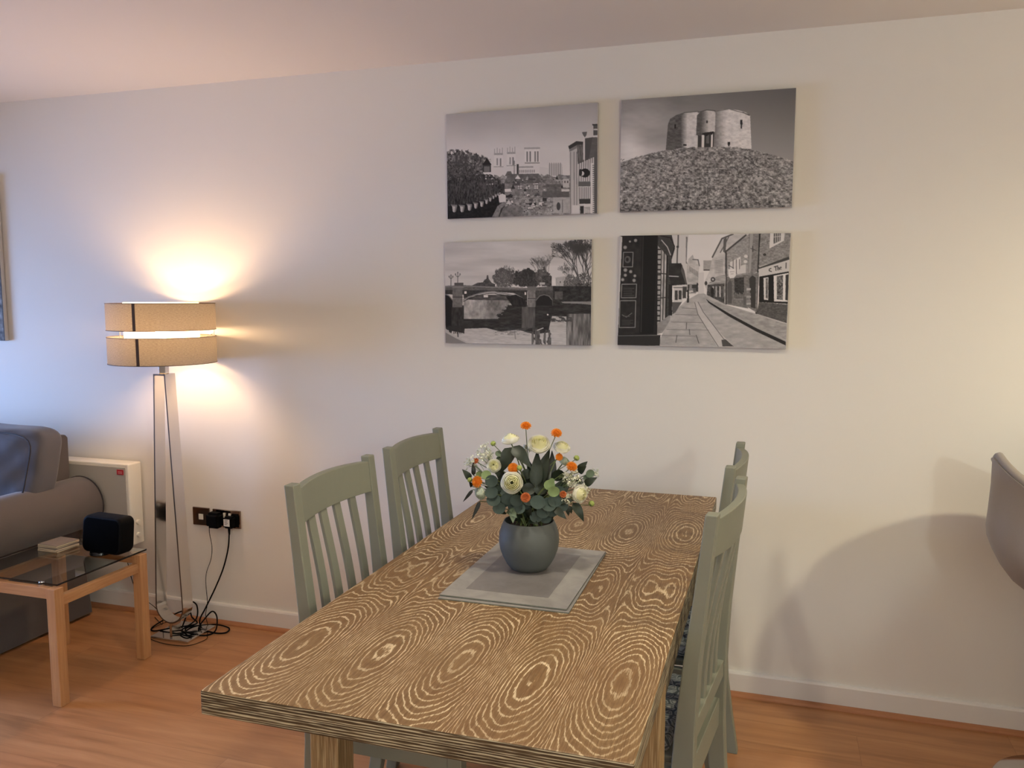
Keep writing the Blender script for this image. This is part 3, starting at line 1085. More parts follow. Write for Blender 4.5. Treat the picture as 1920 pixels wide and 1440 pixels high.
eucalyptus([(600, 960, -.05, .0150, -.1), (480, 900, -.05, .0130, -.2), (1330, 1150, -.06, .0150, .3), (1290, 960, -.05, .0140, .2), (900, 1080, -.06, .014, 0)],
           'blue-green eucalyptus sprig spreading between the big ranunculus and the rim')
# foliage filling the middle of the bouquet
lv = []
for i in range(26):
    a = random.uniform(0, 2 * pi); 
    x0 = 920 + random.uniform(-150, 150); y0 = 1180 + random.uniform(-60, 60)
    x1 = x0 + random.uniform(-330, 330); y1 = y0 - random.uniform(120, 420)
    d1 = random.uniform(-.03, .06)
    lv.append((x0, y0, random.uniform(-.03, .03), x1, y1, d1, random.uniform(.016, .030)))
leafsprig(lv[:13], 'dense dark green foliage in the left heart of the bouquet')
leafsprig(lv[13:], 'dense dark green foliage in the right heart of the bouquet')

# ------------------------------------------------------------------ floor lamp
LX, LY = -2.468, -.222
lm = empty('floor_lamp', (LX, LY, 0), 0, 'lit floor lamp with grey two-tier drum shade on tapering polished steel loop', 'lamp')
tag(bm_obj('base', box(-.103, .092, -.038, .150, 0, .012), M['chrome'], lm, bevel=.002), 'mirror-polished square base plate')
def loop_path(inset=0.0):
    tx, bx, zt, zc = .030 - inset, .072 - inset, 1.165, .155
    pts = [(-tx, zt)]
    pts += [(-tx - (bx - tx) * t, zt + (zc - zt) * t) for t in (.25, .5, .75, 1.0)]
    for i in range(1, 16):
        a = pi + pi * i / 16
        pts.append((bx * cos(a), zc + (bx + .004) * sin(a)))
    pts += [(tx + (bx - tx) * t, zt + (zc - zt) * t) for t in (1.0, .75, .5, .25)]
    pts.append((tx, zt))
    return pts
P = loop_path(); I_ = loop_path(.006)
I_[0] = (I_[0][0], 1.159); I_[-1] = (I_[-1][0], 1.159)
bm = bmesh.new()
rings = []
for (xo, zo), (xi, zi) in zip(P, I_):
    rings.append([(xo, -.031, zo), (xi, -.031, zi), (xi, .031, zi), (xo, .031, zo)])
add_loft(bm, rings, True, True)
add_box(bm, -.030, .030, -.031, .031, 1.159, 1.1655)
for f in bm.faces:
    f.material_index = 0
bm.normal_update()
for f in bm.faces:
    if abs(f.normal.y) > .9: f.material_index = 1
tag(bm_obj('steel_loop', bm, [M['chrome'], M['chrome_dark']], lm), 'tall tapering loop of flat polished steel')
bm_obj('stem', box(-.006, .006, -.028, .028, .012, .080), M['chrome'], lm)
bm_obj('neck', box(-.017, .017, -.012, .012, 1.1655, 1.235), M['chrome'], lm, bevel=.002)
def drum(name, r0, z0, z1, mat, parent, th=.0012, n=96):
    bm = bmesh.new()
    add_lathe(bm, [(r0, z0), (r0, z1)], n)
    return bm_obj(name, bm, mat, parent, smooth=True)
sh = drum('shade_upper_tier', .214, 1.352, 1.462, M['shade'], lm)
sl = drum('shade_lower_tier', .214, 1.213, 1.323, M['shade'], lm)
drum('inner_diffuser', .148, 1.222, 1.466, M['diffuser'], lm)
for par, z0, z1, ph in ((sh, 1.352, 1.462, 282.0), (sl, 1.213, 1.323, 284.5)):
    bm = bmesh.new()
    rr = .2148
    w = .013
    rings = []
    for i in range(4):
        a = radians(ph) + (i / 3 - .5) * w / rr
        rings.append((rr * cos(a), rr * sin(a)))
    for (xa, ya), (xb, yb) in zip(rings[:-1], rings[1:]):
        vs = [bm.verts.new(p) for p in [(xa, ya, z0), (xb, yb, z0), (xb, yb, z1), (xa, ya, z1)]]
        bm.faces.new(vs)
    tag(bm_obj('seam', bm, M['shade_seam'], par), 'dark vertical fabric seam')
    bm = bmesh.new()
    for zz in (z0, z1):
        add_lathe(bm, [(.2132, zz - .0012), (.2152, zz - .0012), (.2152, zz + .0012), (.2132, zz + .0012), (.2132, zz - .0012)], 96)
    bm_obj('shade_ring', bm, M['shade_seam'], par, smooth=True)
bm = bmesh.new()
for k in range(3):
    a = 2 * pi * k / 3 + .4
    add_tube(bm, [(.02 * cos(a), .02 * sin(a), 1.245), (.2125 * cos(a), .2125 * sin(a), 1.337)], .0016, 6)
    add_tube(bm, [(.2125 * cos(a), .2125 * sin(a), 1.325), (.2125 * cos(a), .2125 * sin(a), 1.350)], .0016, 6)
bm_obj('shade_carrier', bm, M['chrome'], lm)
bm = bmesh.new(); add_lathe(bm, [(.0005, 1.235), (.02, 1.235), (.02, 1.298), (.014, 1.308), (.0005, 1.308)], 24)
bm_obj('bulb_holder', bm, M['white_plastic'], lm, smooth=True)
bm = bmesh.new(); add_lathe(bm, [(.008, 1.308), (.013, 1.316), (.024, 1.331), (.029, 1.351), (.026, 1.371), (.014, 1.384), (.0005, 1.388)], 24)
bm_obj('bulb', bm, M['bulb'], lm, smooth=True)

# ------------------------------------------------------------------ wall sockets, plugs, cables
def plate(x0, x1, z0, z1, name, label, cat):
    cx, cz = (x0 + x1) / 2, (z0 + z1) / 2
    r = empty(name, (cx, 0, cz), 0, label, cat)
    w, h = (x1 - x0) / 2, (z1 - z0) / 2
    bm_obj('face_plate', box(-w, w, -.008, -.0001, -h, h), M['nickel'], r, bevel=.0025)
    return r, w, h
r, w, h = plate(-2.527, -2.437, .449, .532, 'phone_socket', 'square dark chrome telephone socket with small white port on the wall', 'socket')
bm_obj('port', box(-.011, .013, -.0105, -.008, -.014, .012), M['white_plastic'], r, bevel=.001)
r, w, h = plate(-2.419, -2.271, .4485, .531, 'double_power_socket', 'double dark chrome power socket on the wall, two plugs in it', 'socket')
bm_obj('insert', box(-.066, .066, -.0095, -.008, -.034, .020), M['black'], r, bevel=.001)
for x in (-.008, .020):
    bm_obj('switch', box(x - .006, x + .006, -.0125, -.0095, .006, .028), M['white_plastic'], r, bevel=.001)
ad = empty('power_adaptor', (-2.385, -.0096, .486), 0, 'chunky black power adaptor in the left half of the double socket', 'plug')
bm = bmesh.new(); add_box(bm, -.036, .034, -.052, 0, -.032, .038)
bmesh.ops.bevel(bm, geom=bm.edges[:], offset=.012, segments=3, affect='EDGES')
bm_obj('body', bm, M['black'], ad, smooth=True)
bm = bmesh.new()
def c1(p): return (p[0] + 2.385, p[1] + .0096, p[2] - .486)
cable1 = [(-2.412, -.04, .456), (-2.414, -.04, .43), (-2.407, -.035, .36), (-2.420, -.03, .30), (-2.445, -.03, .24), (-2.448, -.035, .19),
          (-2.440, -.04, .10), (-2.440, -.055, .045), (-2.40, -.09, .006), (-2.36, -.15, .003), (-2.33, -.20, .003), (-2.36, -.275, .003),
          (-2.45, -.29, .003), (-2.54, -.275, .003), (-2.61, -.24, .003), (-2.64, -.15, .003), (-2.62, -.08, .003), (-2.55, -.05, .003)]
add_tube(bm, [c1(p) for p in smooth_path(cable1, 8)], .0014, 6)
bm_obj('cable', bm, M['black'], ad, smooth=True)
pg = empty('black_plug', (-2.315, -.0096, .485), 0, 'black mains plug with white label in the right half of the double socket', 'plug')
bm = bmesh.new(); add_box(bm, -.026, .024, -.034, 0, -.030, .024)
bmesh.ops.bevel(bm, geom=bm.edges[:], offset=.008, segments=3, affect='EDGES')
bm_obj('body', bm, M['black'], pg, smooth=True)
tag(bm_obj('paper_label', box(-.018, .013, -.0348, -.0341, -.018, .014), M['white_plastic'], pg), 'white printed label')
bm = bmesh.new()
for k in range(4):
    add_box(bm, -.013, .004 - .003 * (k % 2), -.0352, -.0348, .008 - k * .006, .0098 - k * .006)
bm_obj('label_print', bm, M['black'], pg)
bm = bmesh.new()
add_tube(bm, [(-.003, -.017, -.028), (-.003, -.017, -.060)], [.0065, .004], 10)
def c2(p): return (p[0] + 2.315, p[1] + .0096, p[2] - .485)
cable2 = [(-2.318, -.027, .43), (-2.325, -.03, .36), (-2.350, -.035, .27), (-2.385, -.05, .18), (-2.425, -.07, .09), (-2.445, -.09, .035),
          (-2.41, -.115, .008), (-2.33, -.13, .005), (-2.29, -.11, .005), (-2.31, -.065, .005), (-2.38, -.06, .010), (-2.45, -.10, .012),
          (-2.47, -.15, .018), (-2.43, -.19, .018), (-2.36, -.17, .006), (-2.34, -.12, .010), (-2.36, -.08, .055), (-2.40, -.06, .070),
          (-2.43, -.08, .035), (-2.42, -.13, .017), (-2.38, -.18, .006), (-2.41, -.22, .017), (-2.47, -.19, .018), (-2.45, -.11, .045),
          (-2.47, -.075, .095), (-2.51, -.07, .105), (-2.49, -.09, .05), (-2.44, -.12, .030), (-2.53, -.18, .022), (-2.60, -.20, .008),
          (-2.64, -.17, .006), (-2.62, -.11, .025), (-2.55, -.08, .060), (-2.51, -.10, .055), (-2.49, -.155, .018)]
add_tube(bm, [c2(p) for p in smooth_path(cable2, 8)], .0032, 8)
bm_obj('cable', bm, M['black'], pg, smooth=True)
# cable of the black speaker hanging behind the side table
bm = bmesh.new()
pts = [(-2.60, -.435, .4535), (-2.60, -.385, .448), (-2.575, -.372, .40), (-2.570, -.36, .33), (-2.566, -.34, .26), (-2.562, -.30, .20), (-2.545, -.25, .14), (-2.555, -.20, .08),
       (-2.60, -.15, .02), (-2.66, -.10, .004), (-2.72, -.06, .004)]
sp_pts = smooth_path(pts, 8)

# ------------------------------------------------------------------ panel heater
hx0, hx1 = -3.62, -2.800
hz0, hz1 = .345, .728
ht = empty('panel_heater', ((hx0 + hx1) / 2, 0, hz0), 0, 'slim white wall-mounted panel heater with grey front behind the sofa', 'heater')
cxh = (hx0 + hx1) / 2
W2 = (hx1 - hx0) / 2; HH = hz1 - hz0
bm_obj('casing', box(-W2, W2, -.094, -.012, 0, HH), M['white_plastic'], ht, bevel=.006, seg=3)
tag(bm_obj('front_grille', box(-W2 + .012, W2 - .014, -.0965, -.093, .012, HH - .016), M['heater_grey'], ht, bevel=.001), 'grey front panel')
tag(bm_obj('sticker', box(W2 - .062, W2 - .024, -.0975, -.0965, HH - .050, HH - .026), M['red_sticker'], ht), 'small red sticker')
bm = bmesh.new()
for k in range(2): add_box(bm, W2 - .055, W2 - .032, -.0979, -.0975, HH - .037 - k * .007, HH - .035 - k * .007)
bm_obj('sticker_print', bm, simple('sticker_print', rgb(230, 180, 180), .5), ht)
for z in (.105, .045):
    bm = bmesh.new()
    rings = [[(x_, -.052 + .011 * cos(2 * pi * i / 20), z + .011 * sin(2 * pi * i / 20)) for i in range(20)] for x_ in (W2 - .001, W2 + .012)]
    add_loft(bm, rings)
    bm_obj('knob', bm, M['white_plastic'], ht, smooth=True, bevel=.001)
bm = bmesh.new(); add_box(bm, -W2 + .1, -W2 + .14, -.013, 0, .05, HH - .05); add_box(bm, W2 - .14, W2 - .1, -.013, 0, .05, HH - .05)
bm_obj('wall_bracket', bm, M['white_plastic'], ht)

# ------------------------------------------------------------------ sofa
SX1 = -3.03
sf = empty('sofa', (-4.0, -.5, 0), 0, 'charcoal fabric sofa with rolled arm and loose back cushions along the wall', 'sofa')
def so(x): return x + 4.0
def sy(y): return y + .5
def sofa_arm(sgn, xo):
    # profile in (outward, z); outward 0 = outer face at the floor
    prof = []
    cx_, cz_, rr = -.027, .535, .125
    prof = [(0, .012), (-.012, .12), (-.032, .28), (-.050, .38), (-.048, .43)]
    for i in range(0, 19):
        a = radians(-52 + i * (232 / 18))
        prof.append((cx_ + rr * cos(a), cz_ + rr * sin(a)))
    prof += [(-.175, .45), (-.20, .36), (-.21, .012)]
    P_ = [(xo + sgn * u, z) for u, z in prof]
    bm = bmesh.new()
    rings = [[(x_, y_, z_) for x_, z_ in P_] for y_ in (sy(-.94), sy(-.90), sy(-.5), sy(-.14), sy(-.112))]
    add_loft(bm, rings)
    o = bm_obj('arm', bm, M['sofa'], sf, smooth=True, bevel=.004, seg=2)
    # seam piping at the two ends of the roll
    for y_ in (sy(-.114), sy(-.938)):
        bm = bmesh.new()
        pts_ = [(xo + sgn * (cx_ + (rr + .001) * cos(radians(a))), y_, cz_ + (rr + .001) * sin(radians(a))) for a in range(-50, 181, 10)]
        add_tube(bm, pts_, .0035, 6)
        bm_obj('piping', bm, M['piping'], o, smooth=True)
sofa_arm(1, so(SX1))
sofa_arm(-1, so(-4.97))
bm_obj('seat_base', box(so(-4.77), so(-3.235), sy(-.90), sy(-.05), .012, .30), M['sofa'], sf, bevel=.01)
bm = bmesh.new()
add_prism(bm, [(sy(-.235), .30), (sy(-.205), .80), (sy(-.19), .842), (sy(-.16), .858), (sy(-.125), .855), (sy(-.112), .84), (sy(-.112), .30)], 0, so(-4.90), so(-3.118))
bm_obj('back_frame', bm, M['sofa'], sf, bevel=.006)
def cushion_mesh(cx, cy, cz, w, d, h, e=.28, wr=.006, seed=0, lean=0.0):
    bm = bmesh.new()
    bmesh.ops.create_cube(bm, size=2.0)
    bmesh.ops.subdivide_edges(bm, edges=bm.edges[:], cuts=22, use_grid_fill=True)
    rs = np.random.RandomState(seed)
    ph = rs.rand(6) * 6
    for v in bm.verts:
        x, y, z = v.co
        n = (abs(x) ** 8 + abs(y) ** 3.2 + abs(z) ** 8) ** (1 / 8)
        nn = max(abs(x), abs(y), abs(z))
        # round the box corners
        p = Vector((x, y, z))
        q_ = 6.0
        L = (abs(x) ** q_ + abs(y) ** q_ + abs(z) ** q_) ** (1 / q_)
        p = p / L
        bulge = (1 - x * x) * (1 - z * z)
        yy = p.y * (.72 + .38 * bulge)
        wri = wr * (sin(9 * x + 3 * z + ph[0]) * sin(4 * z + ph[1]) + .7 * sin(17 * x - 8 * z + ph[2]) * sin(6 * x + ph[3])) * (1 if y < 0 else .3)
        v.co = Vector((cx + p.x * w / 2, cy + yy * d / 2 + wri + lean * p.z, cz + p.z * h / 2 * (1 + .02 * sin(5 * x + ph[4]))))
    return bm
for k, (x0, x1) in enumerate([(-3.98, -3.005), (-4.87, -3.99)]):
    cx_ = so((x0 + x1) / 2)
    o = bm_obj('back_cushion', cushion_mesh(cx_, sy(-.325), .745, x1 - x0, .22, .34, seed=k, lean=.045, wr=.007), M['sofa_cushion'], sf, smooth=True)
    bm = bmesh.new()
    w_, h_ = (x1 - x0) / 2 * .93, .156
    pts_ = []
    for i in range(65):
        a = 2 * pi * i / 64
        ca, sa = cos(a), sin(a)
        L = (abs(ca) ** 6 + abs(sa) ** 6) ** (1 / 6)
        px_, pz_ = ca / L, sa / L
        pts_.append((cx_ + px_ * w_, sy(-.325) - .088 + (.045 * pz_), .745 + pz_ * h_))
    add_tube(bm, pts_, .004, 6, cap=False)
    tag(bm_obj('piping', bm, M['piping'], o, smooth=True), 'dark piped seam around the cushion front')
for k, (x0, x1) in enumerate([(-4.0, -3.245), (-4.76, -4.01)]):
    bm = bmesh.new(); add_box(bm, so(x0), so(x1), sy(-.88), sy(-.24), .30, .47)
    bm_obj('seat_cushion', bm, M['sofa_cushion'], sf, bevel=.04, seg=5, smooth=True)

# ------------------------------------------------------------------ side table with glass top
TX0, TX1, TY0, TY1, TH = -2.905, -2.440, -.862, -.402, .442
st_ = empty('glass_side_table', ((TX0 + TX1) / 2, (TY0 + TY1) / 2, 0), 0, 'small light oak side table with a clear glass top beside the sofa', 'side table')
ox, oy = (TX0 + TX1) / 2, (TY0 + TY1) / 2
for sx in (0, 1):
    for s2 in (0, 1):
        x0 = (TX1 - .040 if sx else TX0) - ox; y0 = (TY1 - .040 if s2 else TY0) - oy
        bm_obj('leg', box(x0, x0 + .040, y0, y0 + .040, 0, TH), M['beech_z'], st_, bevel=.002)
for s2 in (0, 1):
    y0 = (TY1 - .030 if s2 else TY0 + .006) - oy
    bm_obj('rail', box(TX0 + .040 - ox, TX1 - .040 - ox, y0, y0 + .024, TH - .040, TH), M['beech_x'], st_, bevel=.0015)
for sx in (0, 1):
    x0 = (TX1 - .032 if sx else TX0 + .008) - ox
    bm_obj('rail', box(x0, x0 + .024, TY0 + .040 - oy, TY1 - .040 - oy, TH - .072, TH - .034), M['beech_y'], st_, bevel=.0015)
GZ = TH + .006
gl = bm_obj('glass_top', box(TX0 - .005 - ox, TX1 - .010 - ox, TY0 + .022 - oy, TY1 + .012 - oy, GZ, GZ + .007), M['glass'], st_, bevel=.001)
for (cx_, cy_) in [(TX1 - .085, TY0 + .026), (TX1 - .085, TY1 + .002), (TX0 + .085, TY0 + .026), (TX0 + .085, TY1 + .002)]:
    bm = bmesh.new(); add_lathe(bm, [(.0005, TH - .002), (.009, TH - .002), (.009, GZ), (.0005, GZ)], 16, (cx_ - ox, cy_ - oy))
    add_lathe(bm, [(.0005, GZ + .007), (.010, GZ + .007), (.009, GZ + .010), (.0005, GZ + .011)], 16, (cx_ - ox, cy_ - oy))
    tag(bm_obj('glass_clip', bm, M['chrome'], st_, smooth=True), 'small chrome glass clip')
GT = GZ + .007

# coasters
cl = ['topmost grey square coaster of the stack on the glass side table', 'grey coaster second from the top of the stack on the glass side table',
      'grey coaster second from the bottom of the stack on the glass side table', 'bottom grey coaster of the stack lying on the glass side table']
for k in range(4):
    o = empty('coaster', (-2.805 + [0, .004, -.003, .002][k], -.492 + [0, -.003, .004, 0][k], GT + .0005 + .0072 * k),
              radians(-3 + [2, -3, 3, 0][k]), cl[3 - k], 'coaster', 'square coasters stacked on the side table')
    bm = bmesh.new(); add_box(bm, -.052, .052, -.055, .055, 0, .0040)
    bm_obj('cork_backing', bm, M['coaster_edge'], o)
    bm_obj('face', box(-.051, .051, -.054, .054, .0040, .0064), M['coaster_top'], o, bevel=.0008)

# black speaker
spk = empty('speaker', (-2.548, -.485, GT), radians(-4), 'black rounded rectangular speaker on a small foot, standing on the glass side table', 'speaker')
def rrect(w, h, r, n=6):
    pts_ = []
    for cx_, cz_, a0 in ((w - r, h - r, 0), (-w + r, h - r, 90), (-w + r, -h + r, 180), (w - r, -h + r, 270)):
        for i in range(n + 1):
            a = radians(a0 + 90 * i / n)
            pts_.append((cx_ + r * cos(a), cz_ + r * sin(a)))
    return pts_
bm = bmesh.new()
rings = []
for y_, s_ in ((-.040, .93), (-.036, .97), (-.026, 1), (.020, 1), (.032, .95), (.037, .85)):
    rings.append([(x_ * s_, y_ + z_ * .10, 0.084 + z_ * s_) for x_, z_ in rrect(.104, .073, .027)])
add_loft(bm, rings)
bm_obj('body', bm, M['black'], spk, smooth=True)
bm = bmesh.new()
rings = []
for y_, s_ in ((-.0405, .90), (-.0425, .86)):
    rings.append([(x_ * s_, y_ + z_ * .10, 0.084 + z_ * s_) for x_, z_ in rrect(.104, .073, .027)])
add_loft(bm, rings)
bm_obj('front_cloth', bm, M['black_cloth'], spk, smooth=True)
bm = bmesh.new(); add_lathe(bm, [(.0005, 0), (.040, 0), (.042, .004), (.040, .012), (.030, .018), (.0005, .020)], 32, (-.030, -.018))
bm_obj('foot', bm, M['black_gloss'], spk, smooth=True)
bm = bmesh.new(); 
rot = Matrix.Rotation(radians(4), 3, 'Z')
add_tube(bm, [rot @ (Vector(p) - Vector((-2.548, -.485, GT))) for p in sp_pts if True], .0015, 6)
for v in bm.verts:
    if v.co.z < .002 and v.co.y < .095: v.co.z = max(v.co.z, .0018)
bm_obj('cable', bm, M['black'], spk, smooth=True)

# ------------------------------------------------------------------ bar stool and breakfast bar at the right
bs = empty('bar_stool', (.872, -.345, 0), 0, 'taupe upholstered bucket bar stool with round chrome base, cut off by the right edge', 'bar stool')
def shell(r_off, ztop_off, zbot_off, n=40):
    rings = []
    A = radians(118)
    cols = []
    for j in range(n + 1):
        a = -A + 2 * A * j / n
        t = abs(a) / A
        top = 1.012 - .24 * t ** 1.25 + ztop_off
        col = []
        for k, (hr, s) in enumerate([(1.0, 1.0), (.98, .985), (.8, .985), (.6, 1.0), (.46, 1.015), (.38, 1.00), (.28, .94), (.16, .84), (.06, .72), (0, .60)]):
            zb = .62 + zbot_off
            z = zb + (top - zb) * hr
            R_ = (.245 + r_off) * s
            dz = -R_ * cos(a); dy = R_ * sin(a) * .98
            col.append((dz, dy, z))
        cols.append(col)
    return cols
so_ = shell(0, 0, 0); si_ = shell(-.035, -.012, .05)
bm = bmesh.new()
vo = [[bm.verts.new(p) for p in c_] for c_ in so_]
vi = [[bm.verts.new(p) for p in c_] for c_ in si_]
nC, nR = len(vo), len(vo[0])
for a_, b_ in zip(vo[:-1], vo[1:]):
    for k in range(nR - 1): bm.faces.new([a_[k], b_[k], b_[k + 1], a_[k + 1]])
for a_, b_ in zip(vi[:-1], vi[1:]):
    for k in range(nR - 1): bm.faces.new([a_[k + 1], b_[k + 1], b_[k], a_[k]])
for j in range(nC - 1):
    bm.faces.new([vo[j + 1][0], vo[j][0], vi[j][0], vi[j + 1][0]])
    bm.faces.new([vo[j][-1], vo[j + 1][-1], vi[j + 1][-1], vi[j][-1]])
for vv, ii in ((vo[0], vi[0]), (vo[-1], vi[-1])):
    for k in range(nR - 1): bm.faces.new([vv[k], vv[k + 1], ii[k + 1], ii[k]])
bm_obj('bucket_back', bm, M['taupe'], bs, smooth=True)
bm = bmesh.new()
pts_ = [(c_[0][0] * .93, c_[0][1] * .93, c_[0][2] + .004) for c_ in so_]
add_tube(bm, pts_, .0125, 10)
bm_obj('padded_rim', bm, M['taupe'], bs, smooth=True)
bm = bmesh.new(); add_lathe(bm, [(.0005, .625), (.15, .625), (.185, .66), (.195, .70), (.18, .725), (.10, .735), (.0005, .737)], 40)
bm_obj('seat', bm, M['taupe'], bs, smooth=True)
bm = bmesh.new(); add_lathe(bm, [(.0005, .02), (.03, .02), (.024, .06), (.024, .40), (.016, .42), (.016, .60), (.06, .615), (.06, .625), (.0005, .625)], 24)
bm_obj('column', bm, M['chrome'], bs, smooth=True)
bm = bmesh.new(); add_lathe(bm, [(.0005, 0), (.190, 0), (.192, .004), (.185, .010), (.10, .018), (.03, .024), (.0005, .024)], 64)
bm_obj('round_base', bm, M['chrome'], bs, smooth=True)
bm = bmesh.new()
add_tube(bm, [(.02, -.02, .32), (.10, -.10, .32)] + [(.135 + .10 * cos(a), .14 * sin(a), .32) for a in [radians(-100 + 20 * i) for i in range(11)]] + [(.10, .10, .32), (.02, .02, .32)], .009, 8)
bm_obj('footrest', bm, M['chrome'], bs, smooth=True)

bb = empty('breakfast_bar', (1.9, -1.0, 0), 0, 'pale raised breakfast bar to the right of the stool, just outside the frame', 'kitchen counter')
bm_obj('worktop', box(-.95, -.35, -1.6, .998, 1.01, 1.05), M['worktop'], bb, bevel=.003)
bm_obj('cabinet_body', box(-.60, -.40, -1.55, .966, 0, 1.01), M['cabinet'], bb)

# ------------------------------------------------------------------ painted pictures (vertex grid prints)
def s2l(a):
    a = np.clip(a, 0, 255) / 255.0
    return np.where(a <= .04045, a / 12.92, ((a + .055) / 1.055) ** 2.4)


class Pic:
    """grey drawing in the coordinates of a picture whose four corners are quad (TL, TR, BR, BL)"""
    def __init__(self, quad, W=400, Hh=266, ss=2, seed=1):
        self.W, self.H, self.ss = W, Hh, ss
        w, h = W * ss, Hh * ss
        u, v = np.meshgrid((np.arange(w) + .5) / w, (np.arange(h) + .5) / h)
        (x0, y0), (x1, y1), (x2, y2), (x3, y3) = quad
        dx1, dx2, dx3 = x1 - x2, x3 - x2, x0 - x1 + x2 - x3
        dy1, dy2, dy3 = y1 - y2, y3 - y2, y0 - y1 + y2 - y3
        det = dx1 * dy2 - dx2 * dy1
        g = (dx3 * dy2 - dx2 * dy3) / det; hh = (dx1 * dy3 - dx3 * dy1) / det
        a, b, c = x1 - x0 + g * x1, x3 - x0 + hh * x3, x0
        d, e, f = y1 - y0 + g * y1, y3 - y0 + hh * y3, y0
        den = g * u + hh * v + 1
        self.X = (a * u + b * v + c) / den
        self.Y = (d * u + e * v + f) / den
        self.u, self.v = u, v
        self.I = np.full((h, w), 180.0)
        self.rs = np.random.RandomState(seed)

    def noise(self, sx, sy, oct_=1):
        out = np.zeros_like(self.X); amp = 1.0; tot = 0
        for o in range(oct_):
            g = self.rs.rand(64, 64)
            fx = (self.X / (sx / 2 ** o)) % 63; fy = (self.Y / (sy / 2 ** o)) % 63
            ix = fx.astype(int); iy = fy.astype(int); tx = fx - ix; ty = fy - iy
            tx = tx * tx * (3 - 2 * tx); ty = ty * ty * (3 - 2 * ty)
            n = (g[iy, ix] * (1 - tx) + g[iy, ix + 1] * tx) * (1 - ty) + (g[iy + 1, ix] * (1 - tx) + g[iy + 1, ix + 1] * tx) * ty
            out += n * amp; tot += amp; amp *= .6
        return out / tot

    def mask(self, pts):
        p = np.array(pts, float)
        m = np.zeros(self.X.shape, bool)
        box_ = (self.X >= p[:, 0].min()) & (self.X <= p[:, 0].max()) & (self.Y >= p[:, 1].min()) & (self.Y <= p[:, 1].max())
        idx = np.nonzero(box_)
        if len(idx[0]) == 0: return m
        x, y = self.X[idx], self.Y[idx]
        ins = np.zeros(x.shape, bool)
        n = len(p)
        for i in range(n):
            xa, ya = p[i]; xb, yb = p[(i + 1) % n]
            if ya == yb: continue
            c = ((ya > y) != (yb > y)) & (x < (xb - xa) * (y - ya) / (yb - ya) + xa)
            ins ^= c
        m[idx] = ins
        return m

    def poly(self, pts, val, tex=None, amp=0.0):
        m = self.mask(pts)
        v = val if tex is None else val + (tex - .5) * amp
        self.I = np.where(m, v, self.I)
        return m

    def rect(self, x0, y0, x1, y1, val, **k):
        return self.poly([(x0, y0), (x1, y0), (x1, y1), (x0, y1)], val, **k)

    def line(self, pts, w, val, a=1.0):
        for (x0, y0), (x1, y1) in zip(pts[:-1], pts[1:]):
            bx = (self.X > min(x0, x1) - w) & (self.X < max(x0, x1) + w) & (self.Y > min(y0, y1) - w) & (self.Y < max(y0, y1) + w)
            idx = np.nonzero(bx)
            if len(idx[0]) == 0: continue
            x, y = self.X[idx], self.Y[idx]
            dx, dy = x1 - x0, y1 - y0
            L = dx * dx + dy * dy + 1e-6
            t = np.clip(((x - x0) * dx + (y - y0) * dy) / L, 0, 1)
            d = np.hypot(x - x0 - t * dx, y - y0 - t * dy)
            k = np.clip((w / 2 - d) / 1.5 + .5, 0, 1) * a
            self.I[idx] = self.I[idx] * (1 - k) + val * k

    def disc(self, cx, cy, rx, ry, val, a=1.0):
        k = (((self.X - cx) / rx) ** 2 + ((self.Y - cy) / ry) ** 2 < 1) * a
        self.I = self.I * (1 - k) + val * k

    def tree(self, x, y, L, ang, w, depth, val, spread=.5, a=.85):
        if depth == 0 or L < 3: return
        x2, y2 = x + L * sin(ang), y - L * cos(ang)
        self.line([(x, y), (x2, y2)], max(w, 2.2), val, a)
        for k in range(2 + (self.rs.rand() > .5)):
            self.tree(x2, y2, L * self.rs.uniform(.62, .85), ang + self.rs.uniform(-spread, spread), w * .68, depth - 1, val, spread, a)

    def grid(self, extra=0.0):
        h, w = self.I.shape
        s = self.ss
        return self.I.reshape(self.H, s, self.W, s).mean(axis=(1, 3))


def m_print():
    t = NT('black_and_white_canvas_print')
    at = t.n('ShaderNodeAttribute'); at.attribute_name = 'print'
    t.set(at.outputs['Color'], 0.7, 0, 0.25)
    t.bump(t.noise(t.coord(), 1500.0, 2.0), .08, .0004)
    return t.m


M['print'] = m_print()
M['canvas_side'] = simple('canvas_edge', rgb(196, 190, 184), .8, var=.04)


